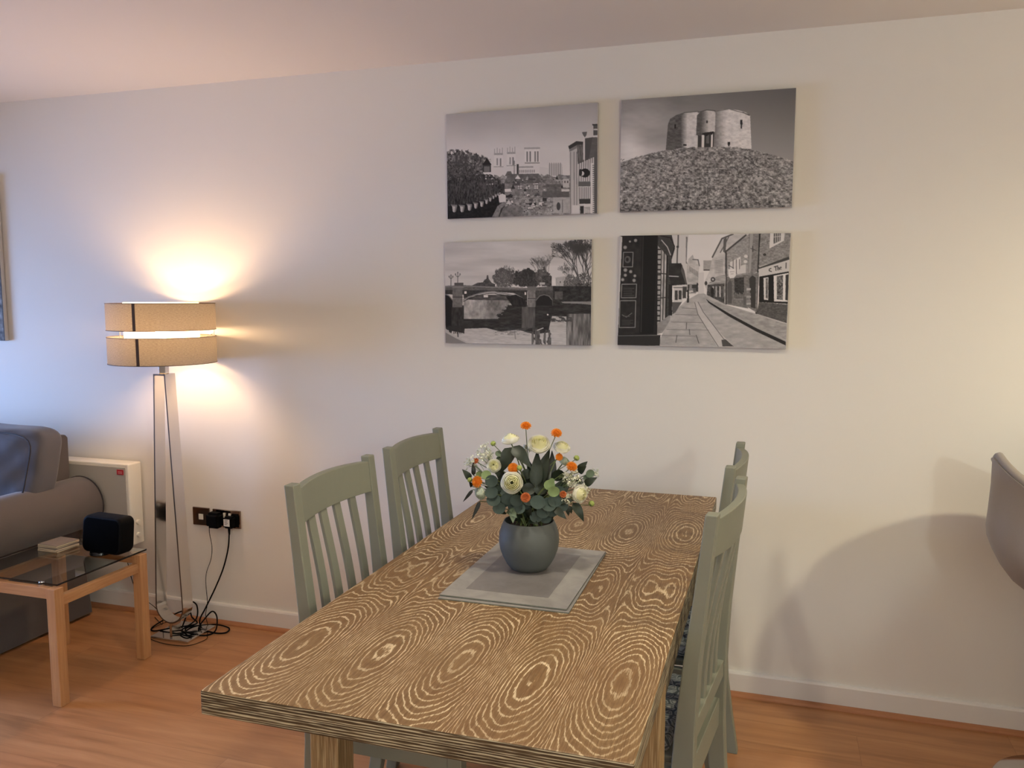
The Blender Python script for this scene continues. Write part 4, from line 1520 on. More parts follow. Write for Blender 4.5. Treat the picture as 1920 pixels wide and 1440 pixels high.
def canvas(x0, x1, z0, z1, pic, label, rot=0.0, th=.024, tint=(1.0, .955, .93)):
    w, h = x1 - x0, z1 - z0
    r = empty('canvas_picture', ((x0 + x1) / 2, 0, (z0 + z1) / 2), 0, label, 'picture', 'black and white photo canvases on the wall')
    r.rotation_euler = (0, rot, 0)
    gap = .004
    bm = bmesh.new(); add_box(bm, -w / 2, w / 2, -th, -gap, -h / 2, h / 2)
    bm_obj('stretched_canvas', bm, M['canvas_side'], r, bevel=.0015)
    G = pic.grid()
    H_, W_ = G.shape
    # albedo from the tone of the print
    alb = s2l(G) / s2l(np.array(208.0)) * .80
    xs = np.linspace(-w / 2 + .0008, w / 2 - .0008, W_); zs = np.linspace(h / 2 - .0008, -h / 2 + .0008, H_)
    XX, ZZ = np.meshgrid(xs, zs)
    co = np.stack([XX, np.full_like(XX, -th - .0006), ZZ], -1).reshape(-1, 3)
    i = np.arange((H_ - 1) * (W_ - 1)); rr_, cc = i // (W_ - 1), i % (W_ - 1)
    a = rr_ * W_ + cc
    faces = np.stack([a, a + W_, a + W_ + 1, a + 1], -1)
    # thin solid: add a back face
    nb = len(co)
    back = np.array([[-w / 2 + .0008, -th + .0002, h / 2 - .0008], [w / 2 - .0008, -th + .0002, h / 2 - .0008],
                     [w / 2 - .0008, -th + .0002, -h / 2 + .0008], [-w / 2 + .0008, -th + .0002, -h / 2 + .0008]])
    me = bpy.data.meshes.new('printed_face')
    nv = nb + 4; nf = len(faces) + 1
    me.vertices.add(nv); me.vertices.foreach_set('co', np.concatenate([co, back]).astype(np.float32).ravel())
    me.loops.add(nf * 4)
    fl = np.concatenate([faces.ravel(), np.array([nb, nb + 1, nb + 2, nb + 3])])
    me.loops.foreach_set('vertex_index', fl.astype(np.int32))
    me.polygons.add(nf)
    me.polygons.foreach_set('loop_start', (np.arange(nf) * 4).astype(np.int32))
    me.update(calc_edges=True)
    me.validate()
    ca = me.color_attributes.new('print', 'FLOAT_COLOR', 'POINT')
    col = np.ones((nv, 4), np.float32)
    for k in range(3): col[:nb, k] = (alb * tint[k]).ravel()
    ca.data.foreach_set('color', col.ravel())
    o = link('printed_face', me, M['print'], r)
    return r


# --- picture 1: city skyline with minster towers
p = Pic([(95, 188), (1800, 85), (1790, 1335), (118, 1382)], seed=3)
X, Y = p.X, p.Y
p.I = 150 + (Y - 150) * .075 + (p.noise(500, 260, 3) - .5) * 14
p.I = np.where(Y > 560, 196, p.I); p.I = np.minimum(p.I, 198)
p.I = 158 + np.clip((Y - 120) / 480, 0, 1) * 42 + (p.noise(420, 220, 3) - .5) * 10
for bx, tw, top in ((640, 100, 650), (785, 95, 640)):
    p.rect(bx, top, bx + tw, 900, 206)
    p.rect(bx, top - 8, bx + tw, top + 12, 150)
    for k in range(4):
        p.line([(bx + 6 + k * (tw - 12) / 3, top + 10), (bx + 6 + k * (tw - 12) / 3, top - 55 - 12 * (k % 2))], 8, 158)
    p.rect(bx + 28, top + 50, bx + 44, top + 130, 140)
    p.rect(bx + tw - 34, top + 50, bx + tw - 18, top + 150, 124)
    p.rect(bx - 4, top + 140, bx + tw + 6, top + 152, 160)
p.rect(985, 590, 1150, 780, 208); p.rect(978, 582, 1156, 602, 158); p.rect(985, 750, 1150, 768, 150)
for xx in (1003, 1038, 1092, 1122): p.rect(xx, 628, xx + 17, 745, 122)
p.poly([(600, 810), (1160, 785), (1180, 900), (600, 900)], 200)
p.rect(920, 795, 1080, 812, 150)
for k in range(9): p.rect(925 + k * 20, 835, 937 + k * 20, 868, 140)
p.poly([(1150, 800), (1260, 820), (1260, 900), (1150, 900)], 192)
p.poly([(1255, 770), (1400, 770), (1410, 905), (1250, 905)], 178)
for k in range(6): p.line([(1262 + k * 24, 905), (1262 + k * 24, 762)], 7, 122)
# hazy hill of roofs
t1 = p.noise(26, 20, 3)
def jag(x0, x1, y0, a, n, base):
    pts = [(x0, base)]
    for k in range(n + 1):
        pts.append((x0 + (x1 - x0) * k / n, y0 + p.rs.uniform(-a, a)))
    return pts + [(x1, base)]
p.poly(jag(640, 1500, 905, 22, 26, 1400), 128, tex=t1, amp=120)
p.poly([(760, 905), (790, 850), (830, 848), (850, 900)], 100)
p.rect(895, 770, 918, 900, 66); p.rect(862, 730, 872, 880, 120)
p.poly([(790, 880), (1140, 880), (1180, 930), (780, 930)], 96, tex=t1, amp=40)
p.poly([(780, 925), (1160, 918), (1240, 990), (740, 1000)], 104, tex=t1, amp=70)
p.poly([(740, 985), (1200, 985), (1200, 1130), (760, 1130)], 118, tex=t1, amp=70)
for k in range(3):
    p.poly([(900 + k * 95, 985), (945 + k * 95, 930), (985 + k * 95, 985)], 92)
    p.rect(908 + k * 92, 1012, 950 + k * 92, 1050, 190); p.rect(926 + k * 92, 1012, 931 + k * 92, 1050, 80); p.rect(908 + k * 92, 1029, 950 + k * 92, 1033, 80)
for k in range(46):
    xx, yy = p.rs.uniform(760, 1480), p.rs.uniform(920, 1290)
    ww, h2 = p.rs.uniform(22, 80), p.rs.uniform(14, 50)
    b = p.rs.choice([55, 80, 110, 150, 190, 205])
    if p.rs.rand() < .4: p.poly([(xx, yy), (xx + ww / 2, yy - h2), (xx + ww, yy)], b)
    else: p.rect(xx, yy, xx + ww, yy + h2 * .7, b)
    p.line([(xx, yy), (xx + ww, yy + p.rs.uniform(-4, 4))], 4, 45)
for k in range(90):
    xx, yy = p.rs.uniform(780, 1480), p.rs.uniform(940, 1320)
    p.rect(xx, yy, xx + p.rs.uniform(4, 14), yy + p.rs.uniform(5, 14), p.rs.choice([30, 50, 200, 215]))
p.rect(1180, 1080, 1480, 1150, 92, tex=t1, amp=30)
p.rect(1300, 1150, 1490, 1330, 160, tex=t1, amp=30); p.disc(1360, 1250, 22, 45, 70); p.rect(1400, 1180, 1408, 1320, 90)
p.rect(1225, 1000, 1390, 1080, 98, tex=t1, amp=50); p.rect(1410, 945, 1480, 1040, 176); p.rect(1425, 965, 1440, 990, 90); p.rect(1455, 965, 1470, 990, 90)
p.rect(1395, 1060, 1480, 1085, 190)
# trees left
tm = (Y > 600 + .0009 * (X - 210) ** 2 + (p.noise(40, 40, 3) - .5) * 170) & (X < 520)
p.I = np.where(tm, 96 + (p.noise(14, 18, 3) - .5) * 190, p.I)
tm = (Y > 720 + .0022 * (X - 180) ** 2 + (p.noise(30, 30, 2) - .5) * 130) & (X < 420)
p.I = np.where(tm, 74 + (p.noise(10, 14, 3) - .5) * 120, p.I)
for k in range(9):
    p.tree(130 + k * 42, 900 + p.rs.uniform(-40, 40), 70, p.rs.uniform(-.3, .3), 8, 6, 70, .55, .7)
p.poly([(512, 855), (512, 770), (560, 690), (606, 768), (606, 855)], 62); p.poly([(505, 775), (560, 692), (612, 772)], 40); p.rect(528, 790, 592, 850, 110)
dk = (Y > 870 + .0019 * (X - 500) ** 2 + (p.noise(36, 36, 2) - .5) * 50) & (X < 760)
dk = dk & ((p.noise(22, 30, 3) > .30) | (Y > 1000))
p.I = np.where(dk, 62 + (p.noise(12, 24, 3) - .5) * 90, p.I)
p.I = np.where((Y > 930 + (p.noise(60, 60, 2) - .5) * 120) & (X < 400), 52 + (p.noise(10, 30, 3) - .5) * 90, p.I)
for k in range(14):
    p.tree(140 + k * 42, 1130, 60, p.rs.uniform(-.3, .3), 5, 4, 92, .5, .5)
p.poly([(100, 1240), (560, 1170), (700, 1100), (700, 1400), (100, 1400)], 28, tex=p.noise(20, 20, 2), amp=24)
for k, (xx, yy, s_) in enumerate([(150, 1235, 1.0), (240, 1238, .95), (325, 1225, .9), (400, 1210, .8), (470, 1195, .75), (530, 1172, .62), (575, 1150, .55),
                                 (615, 1128, .45), (645, 1112, .4), (672, 1100, .35), (695, 1090, .3)]):
    p.poly([(xx, yy - 20 * s_), (xx + 75 * s_, yy - 12 * s_), (xx + 75 * s_, yy + 8 * s_), (xx + 60 * s_, yy + 70 * s_), (xx + 30 * s_, yy + 60 * s_), (xx + 20 * s_, yy + 10 * s_)], 118)
    p.poly([(xx + 20 * s_, yy), (xx + 56 * s_, yy + 6 * s_), (xx + 44 * s_, yy + 74 * s_), (xx + 26 * s_, yy + 60 * s_)], 178)
p.poly([(620, 1360), (680, 1240), (740, 1200), (790, 1200), (720, 1270), (690, 1365)], 122, tex=p.noise(16, 16, 2), amp=40)
p.poly([(690, 1120), (730, 1100), (770, 1115), (775, 1195), (700, 1200)], 200)
p.poly([(700, 1365), (740, 1270), (800, 1230), (960, 1260), (960, 1360)], 108, tex=p.noise(30, 26, 3), amp=60)
# foreground building right
p.poly([(1480, 590), (1640, 520), (1660, 520), (1660, 1340), (1500, 1340)], 176)
p.poly([(1470, 575), (1560, 520), (1640, 528), (1640, 560), (1480, 610)], 58)
p.poly([(1482, 610), (1566, 565), (1566, 600), (1484, 640)], 120)
for xx in (1490, 1530, 1558): p.rect(xx, 640, xx + 9, 1330, 120)
p.poly([(1566, 560), (1640, 560), (1640, 1340), (1600, 1340)], 90, tex=p.noise(12, 40, 2), amp=60)
p.poly([(1655, 490), (1806, 470), (1806, 1350), (1655, 1350)], 92, tex=p.noise(60, 12, 2), amp=20)
p.poly([(1660, 490), (1740, 480), (1700, 720), (1665, 740)], 78)
p.rect(1636, 440, 1652, 740, 196); p.poly([(1622, 420), (1680, 415), (1672, 455), (1655, 480), (1636, 455)], 96)
p.rect(1748, 345, 1806, 460, 86); p.rect(1738, 330, 1806, 346, 60); p.rect(1752, 385, 1806, 400, 190); p.rect(1745, 458, 1806, 480, 198)
p.poly([(1575, 780), (1760, 700), (1770, 1330), (1600, 1330)], 188)
for k in range(7): p.line([(1588 + k * 24, 970), (1594 + k * 24, 745 - k * 6)], 7, 84)
for k in range(7): p.line([(1592 + k * 20, 1190), (1592 + k * 20, 1040)], 7, 90)
p.rect(1580, 975, 1715, 1030, 96); p.rect(1590, 1170, 1720, 1225, 62); p.rect(1640, 1230, 1715, 1330, 198)
for k in range(5): p.rect(1650 + k * 13, 1260, 1655 + k * 13, 1330, 110)
p.disc(1655, 880, 55, 50, 40); p.disc(1620, 885, 26, 26, 190); p.disc(1605, 875, 18, 40, 50)
p.rect(1715, 770, 1755, 1335, 202); p.rect(1755, 640, 1806, 1350, 88)
for k in range(24): p.rect(1738, 790 + k * 23, 1756, 801 + k * 23, 96)
p.rect(1600, 1250, 1640, 1330, 50); p.rect(1510, 1240, 1590, 1330, 196)
canvas(-1.252, -.652, 1.795, 2.197, p, 'black and white city skyline canvas with minster towers, upper left of the four', radians(-.4))

# --- picture 2: stone keep on a grassy mound
p = Pic([(120, 228), (1762, 112), (1750, 1245), (115, 1308)], seed=5)
X, Y = p.X, p.Y
sky = 112 + np.clip((Y - 150) / 620, 0, 1) * 44 - np.clip((X - 900) / 900, 0, 1) * 16
cl_ = p.noise(420, 150, 4)
sky = sky + np.clip((1150 - X) / 900, 0, 1) * (18 + (cl_ - .5) * 66)
sky = sky + 34 * np.exp(-(((X - 180) / 180) ** 2 + ((Y - 700) / 190) ** 2))
p.I = sky
hill = 675 + np.where(X < 900, .00060 * (900 - X) ** 1.88 * .92, 0) + np.where(X > 1200, (X - 1200) ** 1.3 * .034, 0)
hm = Y > hill + (p.noise(20, 20, 2) - .5) * 12
gr = 128 + (p.noise(22, 14, 4) - .5) * 190
gr += (p.noise(9, 9, 2) - .5) * 60
ang = np.arctan2(Y - 300, X - 900)
grid_r = np.random.RandomState(9).rand(400)
st2 = np.interp((ang * 55) % 399, np.arange(400), grid_r)
gr += (st2 - .5) * np.clip((Y - 780) / 400, 0, 1) * 44
gr -= np.clip((Y - 1180) / 100, 0, 1) * 30
tex = p.noise(26, 14, 3)
brick = (tex - .5) * 46
# towers
m1 = p.poly([(548, 718), (566, 460), (585, 410), (640, 372), (720, 345), (800, 338), (860, 342), (860, 700), (700, 740)], 190)
shade_l = np.clip((X - 690) / 60, 0, 1)
p.I = np.where(m1, 88 + shade_l * 108 + brick, p.I)
m3 = p.poly([(1000, 690), (1000, 345), (1060, 320), (1140, 312), (1230, 325), (1300, 345), (1338, 375), (1358, 690)], 200)
p.I = np.where(m3, 122 + np.clip((X - 1010) / 110, 0, 1) * 82 + brick, p.I)
m2 = p.poly([(835, 560), (838, 375), (870, 340), (930, 322), (985, 325), (1012, 345), (1012, 530), (900, 535), (885, 575)], 180)
p.I = np.where(m2, 92 + np.clip((X - 880) / 70, 0, 1) * 96 + brick, p.I)
p.poly([(850, 560), (888, 575), (888, 690), (850, 690)], 66)
p.poly([(890, 545), (1005, 530), (1000, 690), (890, 690)], 58)
p.rect(888, 560, 912, 690, 206); p.rect(976, 540, 992, 690, 206); p.rect(930, 560, 958, 640, 96)
p.poly([(895, 540), (1000, 525), (985, 560), (960, 548), (935, 572), (905, 560)], 44)
for (a, b, c_, d) in [(1247, 415, 1268, 460), (1252, 460, 1264, 498), (928, 422, 942, 448), (1132, 625, 1156, 652), (1138, 650, 1150, 668), (626, 458, 642, 500), (715, 648, 745, 664)]:
    p.rect(a, b, c_, d, 42)
p.line([(1270, 345), (1330, 372)], 9, 60); p.line([(590, 408), (720, 348), (850, 336)], 8, 90); p.line([(850, 345), (930, 322), (1010, 330)], 8, 84); p.line([(1015, 335), (1140, 312), (1330, 365)], 7, 110)
p.I = np.where(hm, gr, p.I)
for pts in [[(1060, 890), (1165, 892)], [(1165, 860), (1225, 885), (1245, 940)], [(1300, 765), (1420, 865)], [(1500, 930), (1700, 1030)], [(950, 1060), (955, 1190)], [(1060, 900), (1058, 940)]]:
    p.line(pts, 8, 60, .7)
for k in range(420):
    a = p.rs.uniform(-1.2, 1.2); d = p.rs.uniform(420, 1000)
    xx, yy = 900 + sin(a) * d * 1.1, 300 + cos(a) * d
    if yy < 760: continue
    s_ = p.rs.uniform(8, 26)
    p.line([(xx, yy), (xx + sin(a) * s_ * 1.3, yy + cos(a) * s_)], p.rs.uniform(3, 7), p.rs.choice([64, 80, 190, 176]), .6)
canvas(-.567, .036, 1.7985, 2.2005, p, 'canvas print of a stone keep on a grassy mound, upper right of four', radians(.1))

# --- picture 3: river bridge
p = Pic([(65, 150), (1730, 112), (1715, 1305), (85, 1280)], seed=8)
X, Y = p.X, p.Y
p.I = 178 + (p.noise(700, 90, 4) - .5) * 44 + np.clip((Y - 200) / 400, 0, 1) * 12 + np.clip((X - 500) / 900, 0, 1) * 8
for (ys, a) in ((455, -14), (350, 8)):
    p.I += a * np.exp(-((Y - ys) / 26) ** 2) * np.clip((700 - X) / 500, 0, 1)
# far banks and trees
def crown(cx, cy, rx, ry, val, amp, dens=.5):
    e = ((X - cx) / rx) ** 2 + ((Y - cy) / ry) ** 2
    m = (e + (p.noise(34, 34, 3) - .5) * 1.1 < .85) & (Y < 650) & (p.noise(9, 9, 2) > 1 - dens - .25)
    p.I = np.where(m, val + (p.noise(10, 12, 3) - .5) * amp, p.I)
crown(730, 560, 120, 120, 96, 90, .55); crown(870, 560, 90, 80, 84, 80, .6)
crown(1010, 560, 170, 115, 62, 70, .7); crown(1180, 540, 90, 110, 80, 90, .5)
for k in range(6): p.tree(680 + k * 38, 640, 62, p.rs.uniform(-.25, .25), 6, 6, 78, .5, .6)
for k in range(5): p.tree(1110 + k * 28, 640, 96, p.rs.uniform(-.2, .2), 7, 6, 82, .42, .6)
for k in range(6): p.tree(880 + k * 36, 640, 60, p.rs.uniform(-.2, .2), 7, 5, 50, .5, .7)
p.poly([(370, 640), (440, 605), (500, 600), (520, 570), (540, 560), (545, 520), (560, 520), (566, 560), (600, 605), (640, 620), (640, 650), (370, 650)], 74, tex=p.noise(14, 14, 2), amp=40)
p.rect(1170, 525, 1275, 640, 66, tex=p.noise(12, 12, 2), amp=60); p.rect(1140, 600, 1200, 625, 170)
p.poly([(1318, 545), (1420, 530), (1500, 545), (1500, 640), (1322, 640)], 162, tex=p.noise(16, 16, 2), amp=30); p.rect(1366, 585, 1378, 602, 60)
for k in range(3): p.tree(1600 + k * 34, 700, 150, [-.15, .05, .2][k], 17, 9, 62, .42, .75)
p.tree(1700, 560, 110, -.3, 12, 8, 58, .5, .75); p.tree(1500, 690, 80, -.2, 7, 7, 80, .5, .6)
crown(1500, 600, 100, 90, 96, 80, .45); crown(1640, 600, 100, 120, 84, 80, .35)
# water
wtr = Y > 790
wv = 168 + (p.noise(60, 10, 3) - .5) * 40 + np.clip((Y - 1000) / 300, 0, 1) * 10
p.I = np.where(wtr, wv, p.I)
# right bank
p.poly([(1230, 640), (1730, 640), (1730, 860), (1100, 880), (1100, 700)], 48, tex=p.noise(30, 20, 3), amp=50)
p.poly([(1380, 815), (1725, 812), (1725, 850), (1600, 838), (1400, 832)], 128)
for k in range(10): p.tree(1560 + k * 18, 690, 30, p.rs.uniform(-.6, .6), 5, 4, 40, .6, .8)
p.poly([(290, 740), (860, 740), (900, 830), (290, 790)], 78, tex=p.noise(40, 12, 3), amp=60)
p.rect(510, 742, 560, 768, 200); p.rect(330, 752, 420, 764, 150)
# reflections
rf = p.mask([(85, 860), (1725, 850), (1725, 960), (1500, 985), (1280, 975), (1250, 1090), (1240, 1160), (1080, 1180), (900, 1130), (700, 1150), (540, 1110), (300, 1120), (286, 1170), (85, 1130)])
jg = p.noise(36, 12, 3)
p.I = np.where(rf, 50 + (p.noise(60, 16, 3) - .5) * 40, p.I)
m = (Y > 800) & (Y < 1010) & (X > 288) & (X < 840 - (Y - 800) * .9 + (jg - .5) * 120)
p.I = np.where(m, 158 + (p.noise(40, 60, 3) - .5) * 90 - np.clip((X - 420) / 300, 0, 1) * 46, p.I)
m = (X > 1440) & (Y > 950)
p.I = np.where(m, 100 + (p.noise(26, 160, 3) - .5) * 130, p.I)
m = (X > 1050) & (X < 1270) & (Y > 1130) & (p.noise(24, 60, 2) > .42)
p.I = np.where(m, 88 + (p.noise(20, 40, 2) - .5) * 60, p.I)
m = rf & (X > 940) & (X < 1090) & (Y < 1110)
p.I = np.where(m, 84 + (p.noise(20, 80, 2) - .5) * 40, p.I)
m = (np.abs(Y - 1150) < 40) & (jg > .52) & (X > 620) & (X < 1120)
p.I = np.where(m, p.I * .5 + 45, p.I)
m = (np.abs(Y - 1010) < 30) & (jg > .5) & (X > 1260) & (X < 1500)
p.I = np.where(m, 70, p.I)
p.line([(860, 1150), (870, 1230)], 14, 110, .6); p.disc(1231, 960, 9, 9, 225); p.line([(1115, 1135), (1180, 1110)], 9, 190)
# bridge
p.poly([(72, 640), (280, 632), (1010, 662), (1290, 640), (1290, 690), (1000, 700), (280, 690), (72, 690)], 92, tex=p.noise(20, 12, 2), amp=40)
p.line([(72, 648), (280, 642), (1000, 672)], 9, 128); p.line([(72, 690), (1000, 700)], 7, 44)
p.poly([(72, 690), (1000, 690), (1000, 870), (960, 870), (985, 790), (850, 720), (640, 706), (450, 725), (285, 775), (285, 740), (72, 735)], 56, tex=p.noise(14, 14, 2), amp=30)
ar = [(285 + 35 * k, 690 + 92 * ((k - 10) / 10.0) ** 2 + (12 if k > 10 else 0)) for k in range(21)]
p.line([(x_, y_ + 14) for x_, y_ in ar], 14, 128); p.line([(x_, y_ + 32) for x_, y_ in ar], 7, 34)
p.poly([(760, 760), (870, 735), (985, 790), (985, 875), (840, 870)], 40, tex=p.noise(16, 30, 2), amp=24)
p.poly([(72, 735), (110, 745), (160, 800), (160, 1100), (85, 1100)], 30)
p.line([(75, 735), (120, 752), (160, 800)], 10, 110)
p.rect(160, 640, 272, 880, 104, tex=p.noise(26, 30, 3), amp=44); p.rect(160, 760, 275, 772, 60); p.rect(158, 640, 285, 664, 120)
p.rect(150, 880, 290, 1130, 52, tex=p.noise(20, 50, 2), amp=30)
p.rect(1005, 665, 1092, 875, 118, tex=p.noise(26, 30, 3), amp=60); p.rect(1000, 645, 1100, 690, 104); p.rect(1005, 775, 1092, 786, 66)
p.poly([(1092, 690), (1290, 690), (1290, 860), (1092, 860)], 72, tex=p.noise(18, 18, 2), amp=34)
p.poly([(1100, 860), (1102, 790), (1140, 750), (1190, 735), (1245, 752), (1278, 790), (1282, 860)], 36)
p.line([(1100, 800), (1140, 752), (1190, 737), (1245, 753), (1280, 795)], 8, 116)
p.rect(1310, 700, 1400, 790, 84, tex=p.noise(20, 20, 2), amp=40)
p.rect(294, 700, 318, 728, 205); p.rect(972, 710, 988, 740, 205)
for (lx, ly, s_) in ((141, 640, 1.0), (217, 640, 1.25)):
    p.line([(lx, ly), (lx, ly - 110 * s_)], 8, 90); p.line([(lx - 20 * s_, ly - 95 * s_), (lx, ly - 78 * s_), (lx + 20 * s_, ly - 95 * s_)], 6, 90)
    for dx in (-20, 0, 20): p.disc(lx + dx * s_, ly - (104 + (14 if dx == 0 else 0)) * s_, 8, 11, 112)
p.rect(180, 605, 282, 640, 84)
# reflection under the left pier and foreground bank
for k in range(40):
    xx = p.rs.uniform(110, 300); p.line([(xx, 1090), (xx + p.rs.uniform(-8, 8), 1120 + p.rs.uniform(0, 60))], 8, 48, .8)
p.line([(222, 1150), (226, 1225)], 12, 60)
p.poly([(80, 1110), (130, 1160), (220, 1210), (350, 1280), (350, 1300), (80, 1300)], 168)
p.poly([(80, 1160), (200, 1225), (330, 1285), (80, 1290)], 122)
canvas(-1.264, -.670, 1.3045, 1.703, p, 'black and white river bridge canvas with bare trees, lower left of the four', radians(0.0))

# --- picture 4: narrow old shopping street
p = Pic([(105, 103), (1725, 92), (1672, 1180), (98, 1132)], seed=12)
X, Y = p.X, p.Y
p.I = np.full_like(X, 203) + (p.noise(300, 200, 3) - .5) * 8
t2 = p.noise(16, 10, 3); t3 = p.noise(60, 30, 3)
# far street end
p.poly([(850, 460), (905, 455), (905, 660), (850, 660)], 188)
p.poly([(900, 345), (1000, 345), (1000, 440), (900, 440)], 150, tex=t2, amp=24); p.rect(900, 430, 960, 442, 80)
# left distant facades
p.poly([(590, 100), (760, 100), (735, 350), (800, 440), (800, 600), (590, 600)], 186)
p.poly([(735, 120), (750, 120), (742, 350), (752, 380), (735, 370)], 110)
p.poly([(760, 330), (800, 290), (815, 335), (850, 340), (862, 400), (850, 560), (830, 660), (740, 660), (745, 400)], 164, tex=t3, amp=70)
p.line([(800, 335), (850, 338), (862, 395)], 9, 90)
for k in range(7): p.rect(770 + k * 12, 400 + k * 8, 776 + k * 12, 450 + k * 8, 110)
for k in range(16): p.rect(750 + p.rs.uniform(0, 90), 560 + p.rs.uniform(0, 90), 762 + p.rs.uniform(0, 90), 640, p.rs.choice([60, 90, 130, 190]))
p.line([(662, 100), (660, 210), (655, 240), (652, 370)], 13, 84); p.rect(645, 205, 668, 222, 60)
# right facades
p.poly([(985, 315), (1075, 140), (1180, 100), (1340, 100), (1320, 600), (1100, 640), (940, 640), (905, 560), (960, 440)], 178, tex=t3, amp=44)
p.line([(985, 315), (1075, 140), (1180, 98)], 14, 84); p.line([(1060, 270), (1100, 200), (1140, 120)], 10, 96)
for k in range(6): p.line([(1010 + k * 14, 340 + k * 4), (1010 + k * 14, 470)], 5, 130, .6)
for k in range(8): p.line([(1015, 350 + k * 16), (1080, 340 + k * 16)], 5, 110, .6)
p.poly([(1090, 145), (1120, 130), (1110, 260), (1085, 270)], 90)
p.poly([(1105, 270), (1340, 92), (1440, 92), (1425, 440), (1330, 480), (1110, 500)], 142, tex=t2, amp=60)
p.line([(1105, 268), (1300, 110)], 16, 70)
p.rect(1105, 270, 1122, 760, 70)
p.poly([(1150, 365), (1250, 310), (1252, 470), (1152, 470)], 196)
for xx in (1180, 1210, 1240): p.line([(xx, 340), (xx, 470)], 7, 90)
p.poly([(1215, 480), (1300, 465), (1300, 385), (1258, 395)], 190)
p.poly([(1330, 92), (1442, 92), (1420, 450), (1320, 500)], 120, tex=t2, amp=50)
p.poly([(1340, 92), (1370, 92), (1345, 460), (1325, 470)], 148)
p.line([(1432, 92), (1425, 270), (1412, 500), (1395, 850)], 17, 44)
p.poly([(1440, 92), (1725, 92), (1708, 320), (1420, 410), (1428, 250)], 128, tex=t2, amp=80)
p.poly([(1530, 92), (1665, 92), (1660, 165), (1520, 240)], 198)
p.poly([(1562, 92), (1632, 92), (1628, 165), (1560, 195)], 96)
for xx in (1580, 1600, 1618): p.line([(xx, 92), (xx, 180)], 5, 190)
p.line([(1562, 130), (1630, 122)], 5, 190)
for (a, b) in ((1300, 310), (1295, 360)): p.disc(a, b, 18, 15, 196)
p.line([(1365, 215), (1365, 265)], 8, 60); p.line([(1345, 235), (1395, 255)], 6, 70); p.disc(1476, 295, 16, 12, 60)
# awnings, shop fronts on the right
p.poly([(1020, 500), (1110, 480), (1110, 560), (960, 585), (940, 570)], 150, tex=p.noise(60, 8, 2), amp=90)
p.poly([(940, 575), (1100, 560), (1100, 760), (930, 690)], 74, tex=t2, amp=70)
for xx, v_ in ((985, 170), (1015, 150), (1050, 170), (1085, 110)): p.rect(xx, 590, xx + 14, 690, v_)
p.disc(990, 525, 22, 22, 66); p.disc(990, 525, 10, 10, 170)
p.disc(985, 640, 15, 40, 40); p.rect(972, 660, 998, 728, 44); p.disc(925, 560, 12, 20, 60)
p.poly([(1122, 500), (1320, 480), (1320, 800), (1122, 760)], 112, tex=t2, amp=50)
p.poly([(1128, 560), (1150, 530), (1170, 560), (1168, 755), (1130, 750)], 84); 
p.poly([(1190, 515), (1282, 505), (1282, 700), (1195, 708)], 58, tex=t2, amp=44); p.line([(1190, 708), (1285, 715)], 9, 130)
for k in range(7): p.rect(1200 + k * 12, 650 + (k % 3) * 8, 1207 + k * 12, 700, 120)
p.poly([(1320, 490), (1420, 460), (1400, 840), (1275, 760)], 112, tex=t2, amp=60)
p.poly([(1330, 520), (1360, 490), (1392, 510), (1388, 800), (1345, 790)], 58)
for yy, v_ in ((610, 170), (655, 110), (680, 150), (720, 130), (745, 160)): p.rect(1305, yy, 1345, yy + 20, v_)
p.rect(1275, 690, 1300, 770, 90)
# sign board on bracket
p.poly([(1133, 430), (1205, 425), (1205, 490), (1188, 512), (1152, 516), (1136, 496)], 206); p.line([(1140, 395), (1185, 420)], 6, 70)
p.line([(1150, 455), (1190, 453)], 4, 120); p.line([(1158, 475), (1182, 473)], 4, 120)
# shop with fascia on the far right
p.poly([(1410, 420), (1708, 315), (1708, 345), (1420, 432)], 66)
p.poly([(1418, 432), (1706, 345), (1704, 455), (1420, 502)], 188)
def stroke(pts, w=8, v=52): p.line(pts, w, v)
stroke([(1535, 425), (1520, 432), (1518, 448), (1540, 455)], 8)      # ornament
stroke([(1565, 412), (1595, 404)]); stroke([(1580, 408), (1582, 446)])             # T
stroke([(1598, 402), (1600, 442)]); stroke([(1600, 424), (1611, 419), (1613, 440)], 6)   # h
stroke([(1620, 424), (1633, 421), (1630, 412), (1620, 416), (1619, 434), (1634, 436)], 5)   # e
stroke([(1678, 375), (1676, 425)], 8)
p.poly([(1425, 502), (1702, 455), (1690, 760), (1420, 740)], 34)
p.poly([(1465, 515), (1510, 508), (1508, 722), (1468, 720)], 200); p.poly([(1485, 520), (1506, 516), (1504, 708), (1484, 706)], 100, tex=t2, amp=90)
p.poly([(1560, 495), (1700, 470), (1690, 740), (1562, 735)], 204); p.poly([(1588, 500), (1648, 490), (1644, 722), (1588, 716)], 92, tex=p.noise(10, 10, 2), amp=150)
p.poly([(1672, 488), (1702, 482), (1692, 728), (1668, 724)], 56)
p.poly([(1420, 740), (1690, 765), (1680, 940), (1400, 850)], 82, tex=t2, amp=50)
